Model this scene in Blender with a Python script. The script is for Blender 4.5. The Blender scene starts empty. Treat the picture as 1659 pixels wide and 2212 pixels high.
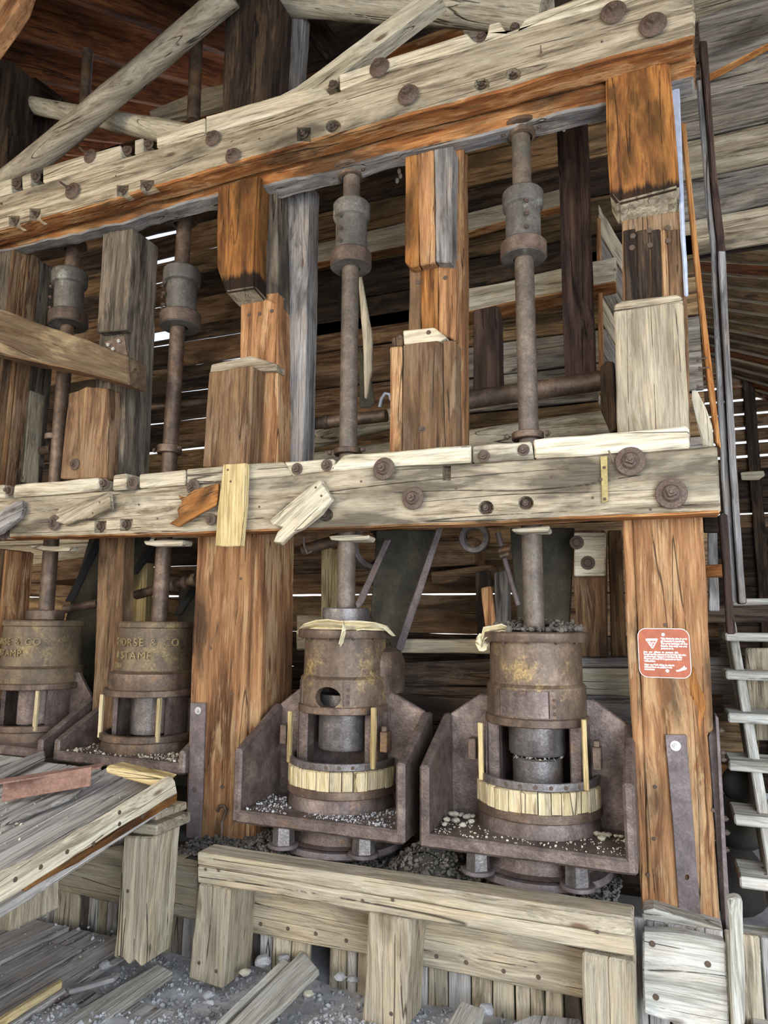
import bpy, bmesh, math, random
from mathutils import Vector as V, Matrix, noise
random.seed(7)
SC = bpy.context.scene
COL = SC.collection
R_ = math.radians

# ------------------------------------------------------------------ camera
FPX, CX, CY = 1490.0, 829.5, 1106.0
EYE = 1.55
yaw, pit, rol = R_(21.5), R_(8.86), R_(.48)
_f = V((-math.sin(yaw)*math.cos(pit), math.cos(yaw)*math.cos(pit), math.sin(pit)))
_r = V((math.cos(yaw), math.sin(yaw), 0)); _u = _r.cross(_f)
CR = _r*math.cos(rol) + _u*math.sin(rol); CU = CR.cross(_f); CF = _f
cam = bpy.data.objects.new('camera', bpy.data.cameras.new('camera'))
COL.objects.link(cam); SC.camera = cam
cam.data.sensor_fit = 'HORIZONTAL'; cam.data.sensor_width = 36
cam.data.lens = FPX/1659*36; cam.data.clip_start = .05; cam.data.clip_end = 300
cam.matrix_world = Matrix.Translation((0, 0, EYE)) @ Matrix((CR, CU, -CF)).transposed().to_4x4()

# ------------------------------------------------------------------ light and exposure
SC.view_settings.view_transform = 'Standard'; SC.view_settings.look = 'None'
SC.view_settings.exposure = 0.2; SC.view_settings.gamma = 1; SC.view_settings.use_curve_mapping = False
w = bpy.data.worlds.new('sky'); SC.world = w; w.use_nodes = True
nt = w.node_tree; nt.nodes.clear()
wo = nt.nodes.new('ShaderNodeOutputWorld'); bg = nt.nodes.new('ShaderNodeBackground')
geo = nt.nodes.new('ShaderNodeTexCoord'); sx = nt.nodes.new('ShaderNodeSeparateXYZ')
rp = nt.nodes.new('ShaderNodeValToRGB')
rp.color_ramp.elements[0].position = 0.0; rp.color_ramp.elements[0].color = (1.0, .96, .9, 1)
rp.color_ramp.elements[1].position = .55; rp.color_ramp.elements[1].color = (.62, .76, 1.0, 1)
nt.links.new(geo.outputs['Generated'], sx.inputs[0]); nt.links.new(sx.outputs['Z'], rp.inputs[0])
nt.links.new(rp.outputs[0], bg.inputs[0]); bg.inputs[1].default_value = 1.35
nt.links.new(bg.outputs[0], wo.inputs[0])
def area(name, loc, target, size, power, color):
    d = bpy.data.lights.new(name, 'AREA'); d.shape = 'RECTANGLE'; d.size, d.size_y = size
    d.energy = power; d.color = color
    o = bpy.data.objects.new(name, d); COL.objects.link(o); o.location = loc
    o.rotation_euler = (V(target)-V(loc)).to_track_quat('-Z', 'Y').to_euler()
    return o
area('open_side_daylight', (2.4, -1.2, 1.5), (-.4, 3, .2), (3.0, 2.4), 330, (.70, .82, 1.0))
area('warm_fill', (-4.5, -3.5, 3.6), (-1.2, 3, 3.2), (4, 3), 290, (1.0, .91, .77))  # warm fill lamp added at front left to brighten the upper frame

# ------------------------------------------------------------------ pixel -> place on a real plane
def ray(x, y): return CR*(x-CX) + CU*(CY-y) + CF*FPX
def W(x, y, Y):
    v = ray(x, y); v = v*(Y/v.y); v.z += EYE; return v
def WX(x, y, X):
    v = ray(x, y); v = v*(X/v.x); v.z += EYE; return v
def WZ(x, y, z):
    v = ray(x, y); v = v*((z-EYE)/v.z); v.z += EYE; return v
def WP(x, y, p0, n):
    v = ray(x, y); c = V((0, 0, EYE)); t = (p0-c).dot(n)/v.dot(n); return c+v*t
def rpx(r, p): return r*(p-V((0, 0, EYE))).dot(CF)/FPX

# ------------------------------------------------------------------ materials
def lin(c):
    if isinstance(c, str): c = tuple(int(c[i:i+2], 16)/255 for i in (0, 2, 4))
    return tuple((x/12.92 if x <= .04045 else ((x+.055)/1.055)**2.4) for x in c)+(1,)
def nodes(name):
    m = bpy.data.materials.new(name); m.use_nodes = True; t = m.node_tree
    b = t.nodes['Principled BSDF']; return m, t, b
def N(t, kind, **kw):
    n = t.nodes.new(kind)
    for k, v in kw.items(): setattr(n, k, v)
    return n
def L(t, a, b): t.links.new(a, b)
def mapped(t, scale, src):
    m = N(t, 'ShaderNodeVectorMath', operation='MULTIPLY'); m.inputs[1].default_value = scale
    L(t, src, m.inputs[0]); return m.outputs[0]
def noi(t, vec, scale=1, detail=4, rough=.6, dist=0):
    n = N(t, 'ShaderNodeTexNoise'); n.inputs['Scale'].default_value = scale
    n.inputs['Detail'].default_value = detail; n.inputs['Roughness'].default_value = rough
    n.inputs['Distortion'].default_value = dist; L(t, vec, n.inputs['Vector']); return n.outputs['Fac']
def ramp(t, fac, stops):
    r = N(t, 'ShaderNodeValToRGB'); e = r.color_ramp.elements
    while len(e) < len(stops): e.new(.5)
    for el, (p, c) in zip(e, stops): el.position = p; el.color = c if len(c) == 4 else lin(c)
    L(t, fac, r.inputs[0]); return r.outputs[0]
def math_(t, op, a, b=None):
    n = N(t, 'ShaderNodeMath', operation=op)
    for i, x in enumerate((a, b)):
        if x is None: continue
        if isinstance(x, (int, float)): n.inputs[i].default_value = x
        else: L(t, x, n.inputs[i])
    return n.outputs[0]
def mix(t, fac, a, b, mode='MIX'):
    n = N(t, 'ShaderNodeMix', data_type='RGBA', blend_type=mode)
    if isinstance(fac, (int, float)): n.inputs[0].default_value = fac
    else: L(t, fac, n.inputs[0])
    for i, x in ((6, a), (7, b)):
        if isinstance(x, (tuple, str)): n.inputs[i].default_value = lin(x) if isinstance(x, str) else x
        else: L(t, x, n.inputs[i])
    return n.outputs[2]
G = lambda v: (v, v, v, 1)
def wood(name, dark, mid, light, stain='3a2a1c', amt=.45, stain2=None, amt2=.3, crack=1.0, var=.22, bump=.8, ring=.32, char=None):
    m, t, b = nodes(name)
    tc = N(t, 'ShaderNodeTexCoord').outputs['Object']
    oi = N(t, 'ShaderNodeObjectInfo').outputs['Random']
    off = N(t, 'ShaderNodeCombineXYZ'); k = math_(t, 'MULTIPLY', oi, 53.0)
    for i in range(3): L(t, k, off.inputs[i])
    ad = N(t, 'ShaderNodeVectorMath', operation='ADD'); L(t, tc, ad.inputs[0]); L(t, off.outputs[0], ad.inputs[1]); P = ad.outputs[0]
    # knots: the grain bends round them
    vo = N(t, 'ShaderNodeTexVoronoi'); vo.inputs['Scale'].default_value = 1; L(t, mapped(t, (1.7, 5, 5), P), vo.inputs['Vector'])
    kd = vo.outputs['Distance']
    bend = ramp(t, kd, [(0, G(1)), (.35, G(0))])
    dn = noi(t, mapped(t, (1.3, 4, 4), P), 1, 2, .5)
    sh = math_(t, 'ADD', math_(t, 'MULTIPLY', bend, .03), math_(t, 'MULTIPLY', dn, .05))
    sv = N(t, 'ShaderNodeCombineXYZ'); L(t, sh, sv.inputs[1]); L(t, sh, sv.inputs[2])
    a2 = N(t, 'ShaderNodeVectorMath', operation='ADD'); L(t, P, a2.inputs[0]); L(t, sv.outputs[0], a2.inputs[1]); Q = a2.outputs[0]
    g1 = noi(t, mapped(t, (1.6, 22, 22), Q), 1, 6, .68)
    g2 = noi(t, mapped(t, (4.5, 150, 150), Q), 1, 4, .7)
    g3 = noi(t, mapped(t, (1.3, 4.5, 4.5), Q), 1, 5, .6, .3)
    g4 = noi(t, mapped(t, (.45, 13, 13), P), 1, 1.0, .3)
    g5 = noi(t, mapped(t, (1.6, 6, 6), Q), 1.7, 5, .65, .3)
    wv = N(t, 'ShaderNodeTexWave', wave_type='BANDS', bands_direction='DIAGONAL', wave_profile='SAW')
    wv.inputs['Scale'].default_value = 1; wv.inputs['Distortion'].default_value = 7; wv.inputs['Detail'].default_value = 2; wv.inputs['Detail Scale'].default_value = .8
    L(t, mapped(t, (.5, 11, 11), Q), wv.inputs['Vector'])
    feather = math_(t, 'ADD', math_(t, 'MULTIPLY', math_(t, 'SUBTRACT', g1, .5), .5), math_(t, 'MULTIPLY', math_(t, 'SUBTRACT', g2, .5), .22))
    c = ramp(t, math_(t, 'ADD', g1, math_(t, 'MULTIPLY', math_(t, 'SUBTRACT', g3, .5), .25)), [(.33, dark), (.49, mid), (.66, light)])
    if stain2: c = mix(t, math_(t, 'MULTIPLY', ramp(t, math_(t, 'ADD', g5, feather), [(.62-amt2*.35, G(0)), (.70-amt2*.3, G(1))]), .8), c, mix(t, g1, stain2, light, 'MIX'))
    sm = ramp(t, math_(t, 'ADD', g3, feather), [(.70-amt*.35, G(0)), (.80-amt*.3, G(1))])
    c = mix(t, math_(t, 'MULTIPLY', sm, .78), c, stain)
    if char is not None:      # burnt foot of the block: along the timber's own length
        sx3 = N(t, 'ShaderNodeSeparateXYZ'); L(t, tc, sx3.inputs[0])
        cc = math_(t, 'ADD', math_(t, 'MULTIPLY', sx3.outputs[0], 1.0), math_(t, 'MULTIPLY', feather, .25))
        c = mix(t, math_(t, 'MULTIPLY', ramp(t, math_(t, 'SUBTRACT', cc, char), [(0, G(1)), (.03, G(0))]), .93), c, '17110d')
    c = mix(t, ring, c, ramp(t, wv.outputs['Fac'], [(0, G(.55)), (.35, G(1.08)), (1, G(1.0))]), 'MULTIPLY')
    c = mix(t, 1.0, c, ramp(t, g2, [(.28, G(.55)), (.5, G(.98)), (.74, G(1.3))]), 'MULTIPLY')
    ck = math_(t, 'ABSOLUTE', math_(t, 'SUBTRACT', g4, .5))
    ckm = ramp(t, ck, [(0, G(1)), (.0085*crack+.0001, G(0))])
    gate = ramp(t, g5, [(.47, G(0)), (.53, G(1))])
    ckm = math_(t, 'MULTIPLY', ckm, gate)
    c = mix(t, math_(t, 'MULTIPLY', ckm, .85), c, '17100b')
    kn = ramp(t, kd, [(.04, G(1)), (.085, G(0))])
    c = mix(t, math_(t, 'MULTIPLY', kn, .75), c, mix(t, g2, '2a170e', '6b4327'))
    c = mix(t, 1.0, c, ramp(t, oi, [(0, G(1-var)), (1, G(1+var*.7))]), 'MULTIPLY')
    L(t, c, b.inputs['Base Color'])
    b.inputs['Roughness'].default_value = .85; b.inputs['Specular IOR Level'].default_value = .2
    h = math_(t, 'SUBTRACT', math_(t, 'ADD', math_(t, 'MULTIPLY', g2, .5), math_(t, 'MULTIPLY', g1, 1.4)), math_(t, 'MULTIPLY', ckm, 1.2))
    bp = N(t, 'ShaderNodeBump'); bp.inputs['Strength'].default_value = bump; bp.inputs['Distance'].default_value = .009
    L(t, h, bp.inputs['Height']); L(t, bp.outputs[0], b.inputs['Normal'])
    return m
def metal(name, dark, mid, light, patch=None, pamt=.4, met=.25, rough=.62, bump=.5, flake=.0):
    m, t, b = nodes(name)
    tc = N(t, 'ShaderNodeTexCoord').outputs['Object']
    oi = N(t, 'ShaderNodeObjectInfo').outputs['Random']
    ad = N(t, 'ShaderNodeVectorMath', operation='ADD'); L(t, tc, ad.inputs[0])
    cb = N(t, 'ShaderNodeCombineXYZ'); k = math_(t, 'MULTIPLY', oi, 31.0)
    for i in range(3): L(t, k, cb.inputs[i])
    L(t, cb.outputs[0], ad.inputs[1]); P = ad.outputs[0]
    n1 = noi(t, P, 7, 6, .7); n2 = noi(t, P, 90, 4, .7); n3 = noi(t, P, 4.5, 8, .72, .3)
    st = noi(t, mapped(t, (22, 22, 2.5), P), 1, 4, .6)
    c = ramp(t, n1, [(.3, dark), (.52, mid), (.72, light)])
    c = mix(t, .25, c, ramp(t, st, [(.3, dark), (.7, light)]))
    if patch:
        pf = math_(t, 'MULTIPLY', ramp(t, n3, [(.70-pamt*.4, G(0)), (.78-pamt*.35, G(1))]), ramp(t, n2, [(.35, G(.3)), (.6, G(1))]))
        c = mix(t, pf, c, patch)
    c = mix(t, 1.0, c, ramp(t, n2, [(.3, G(.7)), (.7, G(1.2))]), 'MULTIPLY')
    L(t, c, b.inputs['Base Color'])
    b.inputs['Metallic'].default_value = met; b.inputs['Roughness'].default_value = rough
    bp = N(t, 'ShaderNodeBump'); bp.inputs['Strength'].default_value = bump; bp.inputs['Distance'].default_value = .003
    L(t, math_(t, 'ADD', n2, math_(t, 'MULTIPLY', n1, 1.5)), bp.inputs['Height']); L(t, bp.outputs[0], b.inputs['Normal'])
    return m
def plain(name, col, rough=.7, met=0):
    m, t, b = nodes(name)
    tc = N(t, 'ShaderNodeTexCoord').outputs['Object']
    n1 = noi(t, tc, 25, 5, .6)
    c = mix(t, 1.0, col if isinstance(col, tuple) else lin(col), ramp(t, n1, [(.3, G(.75)), (.7, G(1.12))]), 'MULTIPLY')
    L(t, c, b.inputs['Base Color']); b.inputs['Roughness'].default_value = rough; b.inputs['Metallic'].default_value = met
    bp = N(t, 'ShaderNodeBump'); bp.inputs['Strength'].default_value = .4; bp.inputs['Distance'].default_value = .004
    L(t, n1, bp.inputs['Height']); L(t, bp.outputs[0], b.inputs['Normal'])
    return m
M = {
 'grey':   wood('weathered_grey_timber', '5a4e3e', '9d8d73', 'cfc2a6', '2a2119', .5, '8d765b', .38),
 'greypale': wood('weathered_pale_timber', '857861', 'bdb095', 'ddd2b9', '4b3b29', .3, 'a98d62', .3),
 'orange': wood('orange_timber_underside', '56321a', '9b6234', 'cb935c', '1f130b', .55, 'b8956a', .35),
 'orangeblock': wood('orange_block_timber', '52301a', '94602f', 'c48b50', '1d120b', .58, '6f4a2b', .4),
 'charred': wood('charred_amber_timber', '40281a', '85552c', 'c28442', '1d120b', .62, '6f4a2b', .4, char=-.25),
 'peeling': wood('peeling_tan_timber', '6e5a42', 'a08a66', 'cdb993', '2f180d', .85, '6f4a2e', .5),
 'logstreak': wood('streaked_log', '84755e', 'b5a78d', 'd8ccb3', '33231a', .56, '8a6a48', .4),
 'brown':  wood('brown_post_timber', '3f2d20', '75583d', '9d7a56', '271b14', .5, '6b6052', .38),
 'brownorange': wood('warm_brown_timber', '5c3c24', '936844', 'b98b5e', '2d1d13', .36, 'a8926f', .28, crack=.8),
 'dark':   wood('dark_stained_shaded_timber', '1a1410', '362a20', '574636', '0f0b08', .45, '4e3c2a', .3),  # stained wood; on the upper back wall it also paints in shade
 'darkgrey': wood('dark_grey_timber', '2e2821', '5c5246', '867a68', '1a1511', .48, '6b5138', .3),
 'purple': wood('dark_purple_brown_timber', '291e1b', '4c3a32', '705849', '17110f', .45),
 'bluegrey': wood('blue_grey_timber', '4f4a44', '86807a', 'b0aaa2', '302a26', .42, '856c54', .35),
 'plank':  wood('back_wall_planks', '433424', '7a6245', 'a68a63', '1f160f', .5, '875830', .4, var=.45),
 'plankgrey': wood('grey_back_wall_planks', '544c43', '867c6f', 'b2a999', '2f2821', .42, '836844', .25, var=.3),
 'roof':   wood('roof_rafters', '3a2010', '6b3d20', '905a30', '1e110a', .35, '7d4b28', .2, var=.25),
 'yellow': wood('yellowed_timber', '8a7246', 'b59c6a', 'd2bc8c', '65502f', .35, 'a98e5f', .3, crack=.8),
 'tan':    wood('tan_plank_timber', '84775f', 'a69880', 'c3b598', '5d4c36', .33, '9c8058', .35, ring=.2),
 'deck':   wood('dusty_deck_timber', '6d665d', 'a59d93', 'c8c0b6', '554b40', .36, '857868', .35, crack=1.4, ring=.1),
 'stair':  wood('pale_stair_timber', '8a8373', 'bbb4a4', 'dad4c5', '6a5d4c', .28, 'ab8e68', .25),
 'stave':  wood('stave_timber', 'a08a5c', 'ccb78c', 'e8dab6', '5c4526', .4, 'a88450', .3, crack=1.0, ring=.1),
 'bright': wood('bright_orange_lath', '8a5228', 'b9783e', 'd39b60', '7a4825', .25),
 'rust':   metal('rusty_iron', '31251c', '5f4c3d', '8d7661', '7a5833', .3, met=.4, rough=.52),
 'rustpatch': metal('ochre_patched_iron', '382a20', '63503e', '8c7660', 'a68a58', .42, met=.35, rough=.52),
 'iron':   metal('grey_worn_iron', '474140', '706761', 'a39a92', '6d5440', .25, met=.6, rough=.42),
 'stem':   metal('stem_iron', '3b322a', '66574a', '8b7b6a', '575a4b', .35, met=.3, rough=.55),
 'grime':  metal('greenish_painted_casting', '35302a', '59534a', '7b7368', '99998b', .3, met=.1),
 'bolt':   metal('bolt_iron', '382c24', '655245', '8b7564', '75583d', .3, met=.35, rough=.55),
 'pan':    metal('pan_iron', '392e28', '6a5950', '978579', '84603c', .3, met=.5, rough=.5, bump=.9),
 'cast':   metal('lettered_casting_iron', '3b3026', '655340', '86714f', '907a4e', .35, met=.15),
 'letter': metal('letter_iron', '54452f', '8a7650', 'a8935f', None, met=.15),
 'strap':  metal('strap_iron', '463c39', '6a5c58', '8a7c78', '6a5448', .3, met=.3, rough=.62),
 'redangle': metal('red_painted_angle', '5b4034', '8a6655', 'a5806f', 'd8c8b8', .3, met=.1, rough=.8),
 'brass':  metal('brassy_strip', '6c5d38', '9a8753', 'b9a66e', None, met=.4, rough=.5),
 'black':  plain('tar_black_iron', '14100d', .9),
 'sign':   plain('sign_brown_paint', '9c4f2c', .55),
 'white':  plain('white_print', 'efe6da', .6),
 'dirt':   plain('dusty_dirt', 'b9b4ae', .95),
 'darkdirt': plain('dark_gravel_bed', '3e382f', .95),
 'stone':  plain('gravel_stone', 'a8a4a0', .9),
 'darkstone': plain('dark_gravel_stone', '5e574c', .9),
 'palestone': plain('pale_quartz_stone', 'b5ab93', .85),
 'canvas': plain('torn_canvas', 'd0c29c', .9),
 'sheet':  metal('chute_sheet_iron', '1f1c16', '383325', '504833', '4a3f28', .3, met=.1, rough=.8, bump=.3),
 'chrome': plain('new_bolt_steel', 'c9c6bf', .3, .7),
 'paleblue': plain('pale_flashing', 'b5bccb', .45, .2),
}
# per-object tone for stones
for key, lo, hi in (('stone', .45, 1.35), ('darkstone', .5, 1.6), ('palestone', .6, 1.3)):
    t = M[key].node_tree; b = t.nodes['Principled BSDF']; src = b.inputs['Base Color'].links[0].from_socket
    at_ = N(t, 'ShaderNodeTexCoord').outputs['Object']
    v = N(t, 'ShaderNodeTexVoronoi'); v.inputs['Scale'].default_value = 28; L(t, at_, v.inputs['Vector'])
    sp = N(t, 'ShaderNodeSeparateColor'); L(t, v.outputs['Color'], sp.inputs[0])
    L(t, mix(t, 1.0, src, ramp(t, sp.outputs[0], [(0, G(lo)), (1, G(hi))]), 'MULTIPLY'), b.inputs['Base Color'])

# ------------------------------------------------------------------ object helpers
MW = {}
def put(o, mat, parent):
    COL.objects.link(o) if o.name not in COL.objects else None
    MW[o.name] = mat
    if parent is not None:
        o.parent = parent; o.matrix_basis = MW[parent.name].inverted() @ mat
    else: o.matrix_basis = mat
    return o
def tag(o, label, cat, group=None, kind=None):
    o['label'] = label; o['category'] = cat
    if group: o['group'] = group
    if kind: o['kind'] = kind
    return o
def thing(name, label, cat, loc, group=None):
    o = bpy.data.objects.new(name, None); o.empty_display_size = .1
    put(o, Matrix.Translation(loc), None); return tag(o, label, cat, group)
def struct(name, loc=(0, 0, 0)):
    o = bpy.data.objects.new(name, None); put(o, Matrix.Translation(loc), None); o['kind'] = 'structure'; return o
def mesh_obj(name, bm, mats, Mx=None, parent=None, smooth=None):
    me = bpy.data.meshes.new(name); bm.normal_update(); bm.to_mesh(me); bm.free()
    for m in (mats if isinstance(mats, (list, tuple)) else [mats]): me.materials.append(M[m] if isinstance(m, str) else m)
    if smooth:
        me.shade_smooth(); me.set_sharp_from_angle(angle=R_(smooth))
    return put(bpy.data.objects.new(name, me), Mx or Matrix.Identity(4), parent)
def frame_(origin, ex, ez):
    ez = ez.normalized(); ex = (ex - ez*ex.dot(ez)).normalized(); ey = ez.cross(ex)
    return Matrix((ex, ey, ez)).transposed().to_4x4() if origin is None else Matrix.Translation(origin) @ Matrix((ex, ey, ez)).transposed().to_4x4()
_seed = [0]
def prism(name, P, n, t, mat, parent=None, grain=None, rough=.004, bev=.006, under=None, step=.07, cut=None, holes=None):
    """solid plank or timber: outline P on its front plane, thickness t along n; grain runs along local X"""
    _seed[0] += 1; sd = V((_seed[0]*3.7, _seed[0]*1.3, 0))
    n = V(n).normalized()
    if grain is None:
        e = max(((P[(i+1) % len(P)]-P[i]) for i in range(len(P))), key=lambda v: v.length); grain = e
    c = sum(P, V())/len(P); Mx = frame_(c, V(grain), -n); inv = Mx.inverted()
    p2 = [inv @ p for p in P]
    area_ = sum(p2[i].x*p2[(i+1) % len(p2)].y-p2[(i+1) % len(p2)].x*p2[i].y for i in range(len(p2)))
    if area_ < 0: p2.reverse()
    out = []
    for i in range(len(p2)):
        a, b = p2[i], p2[(i+1) % len(p2)]; k = max(1, min(60, int((b-a).length/step)))
        for j in range(k): out.append(a.lerp(b, j/k))
    def jit(p, z, s):
        q = V((p.x*2.2, p.y*9, z))+sd+V((0, 0, s))
        return V((p.x+rough*1.2*noise.noise(q*1.5), p.y+rough*(1.3*noise.noise(q+V((9, 0, 0)))+.8*noise.noise(q*4)), z))
    bm = bmesh.new()
    F = [bm.verts.new(jit(p, 0, 0)) for p in out]; B = [bm.verts.new(jit(p, -t, .6)) for p in out]
    bm.faces.new(F); bm.faces.new(B[::-1])
    for i in range(len(F)):
        j = (i+1) % len(F); bm.faces.new((F[j], F[i], B[i], B[j]))
    bm.normal_update()
    if bev:
        es = [e for e in bm.edges if len(e.link_faces) == 2 and e.calc_face_angle(0) > .6]
        bmesh.ops.bevel(bm, geom=es, offset=bev, segments=1, affect='EDGES', clamp_overlap=True)
    bm.normal_update()
    bmesh.ops.triangulate(bm, faces=[f for f in bm.faces if len(f.verts) > 4])
    mats = [mat]
    if under:
        mats.append(under); rot = Mx.to_3x3()
        for f in bm.faces:
            if (rot @ f.normal).z < -.6: f.material_index = 1
    o = mesh_obj(name, bm, mats, Mx, parent)
    if holes: boolean(o, Mx, holes)
    return o
def boolean(o, Mx, holes):
    """holes: list of bmesh builders in world space"""
    cb = bmesh.new()
    for h in holes: h(cb)
    me = bpy.data.meshes.new('tmp_cut'); cb.to_mesh(me); cb.free()
    co = bpy.data.objects.new('tmp_cut', me); COL.objects.link(co)
    tmp = bpy.data.objects.new('tmp_base', o.data); COL.objects.link(tmp); tmp.matrix_world = Mx
    md = tmp.modifiers.new('b', 'BOOLEAN'); md.operation = 'DIFFERENCE'; md.solver = 'EXACT'; md.object = co
    bpy.context.view_layer.update(); dg = bpy.context.evaluated_depsgraph_get()
    nm = bpy.data.meshes.new_from_object(tmp.evaluated_get(dg), depsgraph=dg)
    bpy.data.objects.remove(tmp); bpy.data.objects.remove(co); bpy.data.meshes.remove(me)
    old = o.data; nm.name = old.name; o.data = nm
    if not nm.materials:
        for m in old.materials: nm.materials.append(m)
def pocket(x, y, rx, ry, Y, d, sides=4):
    """cutter: prism pocket around pixel centre on plane Y, depth d"""
    def f(bm):
        n = sides; A = []; B = []
        for k in range(n):
            a = 2*math.pi*(k+.5)/n; s = 1.41 if n == 4 else 1
            px, py = x+rx*s*math.cos(a), y+ry*s*math.sin(a)
            p = W(px, py, Y); A.append(bm.verts.new((p.x, Y-.06, p.z))); B.append(bm.verts.new((p.x, Y+d, p.z)))
        bm.faces.new(A); bm.faces.new(B[::-1])
        for k in range(n): j = (k+1) % n; bm.faces.new((A[j], A[k], B[k], B[j]))
        bmesh.ops.recalc_face_normals(bm, faces=bm.faces)
    return f
YD = V((0, 1, 0)); XD = V((1, 0, 0)); ZD = V((0, 0, 1))
def board(name, px, Y, d, mat, parent=None, grain='auto', **k):
    P = [W(x, y, Y) for x, y in px]
    g = {'x': XD, 'z': ZD, 'auto': None}[grain] if isinstance(grain, str) else grain
    return prism(name, P, YD, d, mat, parent, g, **k)
def tboard(name, px, Y, d, mat, label, cat, grain='auto', group=None, **k):
    return tag(board(name, px, Y, d, mat, None, grain, **k), label, cat, group)
def box(name, a, b, mat, parent=None, grain=None, **k):
    a = V(a); b = V(b)
    P = [V((a.x, a.y, a.z)), V((b.x, a.y, a.z)), V((b.x, a.y, b.z)), V((a.x, a.y, b.z))]
    return prism(name, P, YD, b.y-a.y, mat, parent, grain, **k)
def slab(name, P, t, mat, parent=None, grain=None, **k):          # lies: thickness downwards
    return prism(name, P, V((0, 0, -1)), t, mat, parent, grain, **k)
def tube(name, pts, rad, mat, parent=None, seg=20, wob=0, smooth=50, cap=True):
    """round bar or log through pts; grain along local X"""
    pts = [V(p) for p in pts]; rad = rad if isinstance(rad, (list, tuple)) else [rad]*len(pts)
    _seed[0] += 1; sd = _seed[0]*5.1
    Mx = frame_(pts[0].lerp(pts[-1], .5), pts[-1]-pts[0], V((.13, -.97, .21))); inv = Mx.inverted()
    q = [inv @ p for p in pts]
    if wob:
        nq, nr = [], []
        for i in range(len(q)-1):
            k = max(2, int((q[i+1]-q[i]).length/.09))
            for j in range(k): nq.append(q[i].lerp(q[i+1], j/k)); nr.append(rad[i]+(rad[i+1]-rad[i])*j/k)
        nq.append(q[-1]); nr.append(rad[-1]); q, rad = nq, nr
    bm = bmesh.new(); rings = []
    for i, p in enumerate(q):
        d = (q[min(i+1, len(q)-1)]-q[max(i-1, 0)]).normalized()
        a = d.cross(V((0, 0, 1))); a = a.normalized() if a.length > .1 else V((0, 1, 0)); b = a.cross(d)
        ring = []
        for s in range(seg):
            th = 2*math.pi*s/seg; r = rad[i]
            if wob: r *= 1+wob*(noise.noise(V((p.x*1.4+sd, math.cos(th)*1.1, math.sin(th)*1.1)))+.35*noise.noise(V((p.x*5+sd, math.cos(th)*3, math.sin(th)*3))))
            ring.append(bm.verts.new(p+a*math.cos(th)*r+b*math.sin(th)*r))
        rings.append(ring)
    for i in range(len(rings)-1):
        for s in range(seg):
            j = (s+1) % seg; bm.faces.new((rings[i][s], rings[i][j], rings[i+1][j], rings[i+1][s]))
    if cap: bm.faces.new(rings[0][::-1]); bm.faces.new(rings[-1])
    bmesh.ops.recalc_face_normals(bm, faces=bm.faces)
    return mesh_obj(name, bm, mat, Mx, parent, smooth)
def lathe_bm(prof, seg=48, a0=0, a1=360, closed=False):
    """prof list of (r,z); closed=True joins last to first (a ring solid)"""
    bm = bmesh.new(); full = abs(a1-a0) >= 359.9; cols = []
    n = seg if full else seg+1
    for s in range(n):
        th = R_(a0+(a1-a0)*s/seg)
        cols.append([bm.verts.new((r*math.cos(th), r*math.sin(th), z)) for r, z in prof])
    m = len(prof); pr = m if closed else m-1
    for s in range(seg):
        a, b = cols[s], cols[(s+1) % n]
        for i in range(pr):
            j = (i+1) % m; bm.faces.new((a[i], b[i], b[j], a[j]))
    if closed and not full: bm.faces.new(cols[0]); bm.faces.new(cols[-1][::-1])
    bmesh.ops.remove_doubles(bm, verts=bm.verts, dist=1e-5)
    bmesh.ops.recalc_face_normals(bm, faces=bm.faces); return bm
def lathe(name, prof, loc, mat, parent=None, seg=48, a0=0, a1=360, closed=False, smooth=35, holes=None, upright=False):
    Mx = Matrix.Translation(loc); bm = lathe_bm(prof, seg, a0, a1, closed)
    if upright:
        Q = Matrix.Rotation(-math.pi/2, 4, 'Y') @ Matrix.Rotation(R_(a0), 4, 'X'); bm.transform(Q.inverted()); Mx = Mx @ Q
    o = mesh_obj(name, bm, mat, Mx, parent, smooth)
    if holes: boolean(o, Mx, holes)
    return o
def solid(r, z0, z1, b=.006):    # profile of a disc
    return [(0, z0), (r-b, z0), (r, z0+b), (r, z1-b), (r-b, z1), (0, z1)]
def ringp(ri, ro, z0, z1, b=.004):
    return [(ri, z0), (ro-b, z0), (ro, z0+b), (ro, z1-b), (ro-b, z1), (ri, z1)]

# shared bolt meshes (axis local +Z points at the viewer)
def to_mesh(bm, mat, smooth=35):
    me = bpy.data.meshes.new('bolt'); bm.normal_update(); bm.to_mesh(me); bm.free(); me.materials.append(M[mat])
    if smooth: me.shade_smooth(); me.set_sharp_from_angle(angle=R_(smooth))
    return me
def hexbm(r, z0, z1, sides=6, stud=0, rs=.4):
    bm = bmesh.new()
    bmesh.ops.create_cone(bm, cap_ends=True, segments=sides, radius1=r, radius2=r*.94, depth=z1-z0, matrix=Matrix.Translation((0, 0, (z0+z1)/2)))
    if stud: bmesh.ops.create_cone(bm, cap_ends=True, segments=12, radius1=r*rs, radius2=r*rs*.85, depth=stud, matrix=Matrix.Translation((0, 0, z1+stud/2-.01)))
    return bm
WASHER = to_mesh(lathe_bm([(0, 0), (.9, 0), (1, .08), (.96, .16), (.62, .26), (.5, .42), (.46, .5), (0, .5)], 28), 'bolt')
NUT = to_mesh(hexbm(.38, .48, .86, 6, .22), 'bolt', 25)
SQNUT = to_mesh(hexbm(.36, .48, .84, 4, .1), 'bolt', 25)
LNUT = to_mesh(hexbm(.34, .48, .8, 6, 1.1), 'bolt', 25)
SWASH = to_mesh(lathe_bm([(0, 0), (1, 0), (1, .14), (.95, .18), (0, .18)], 24), 'bolt')
SNUT = to_mesh(hexbm(.68, .16, .75, 6, .35, .5), 'bolt', 25)
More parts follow.
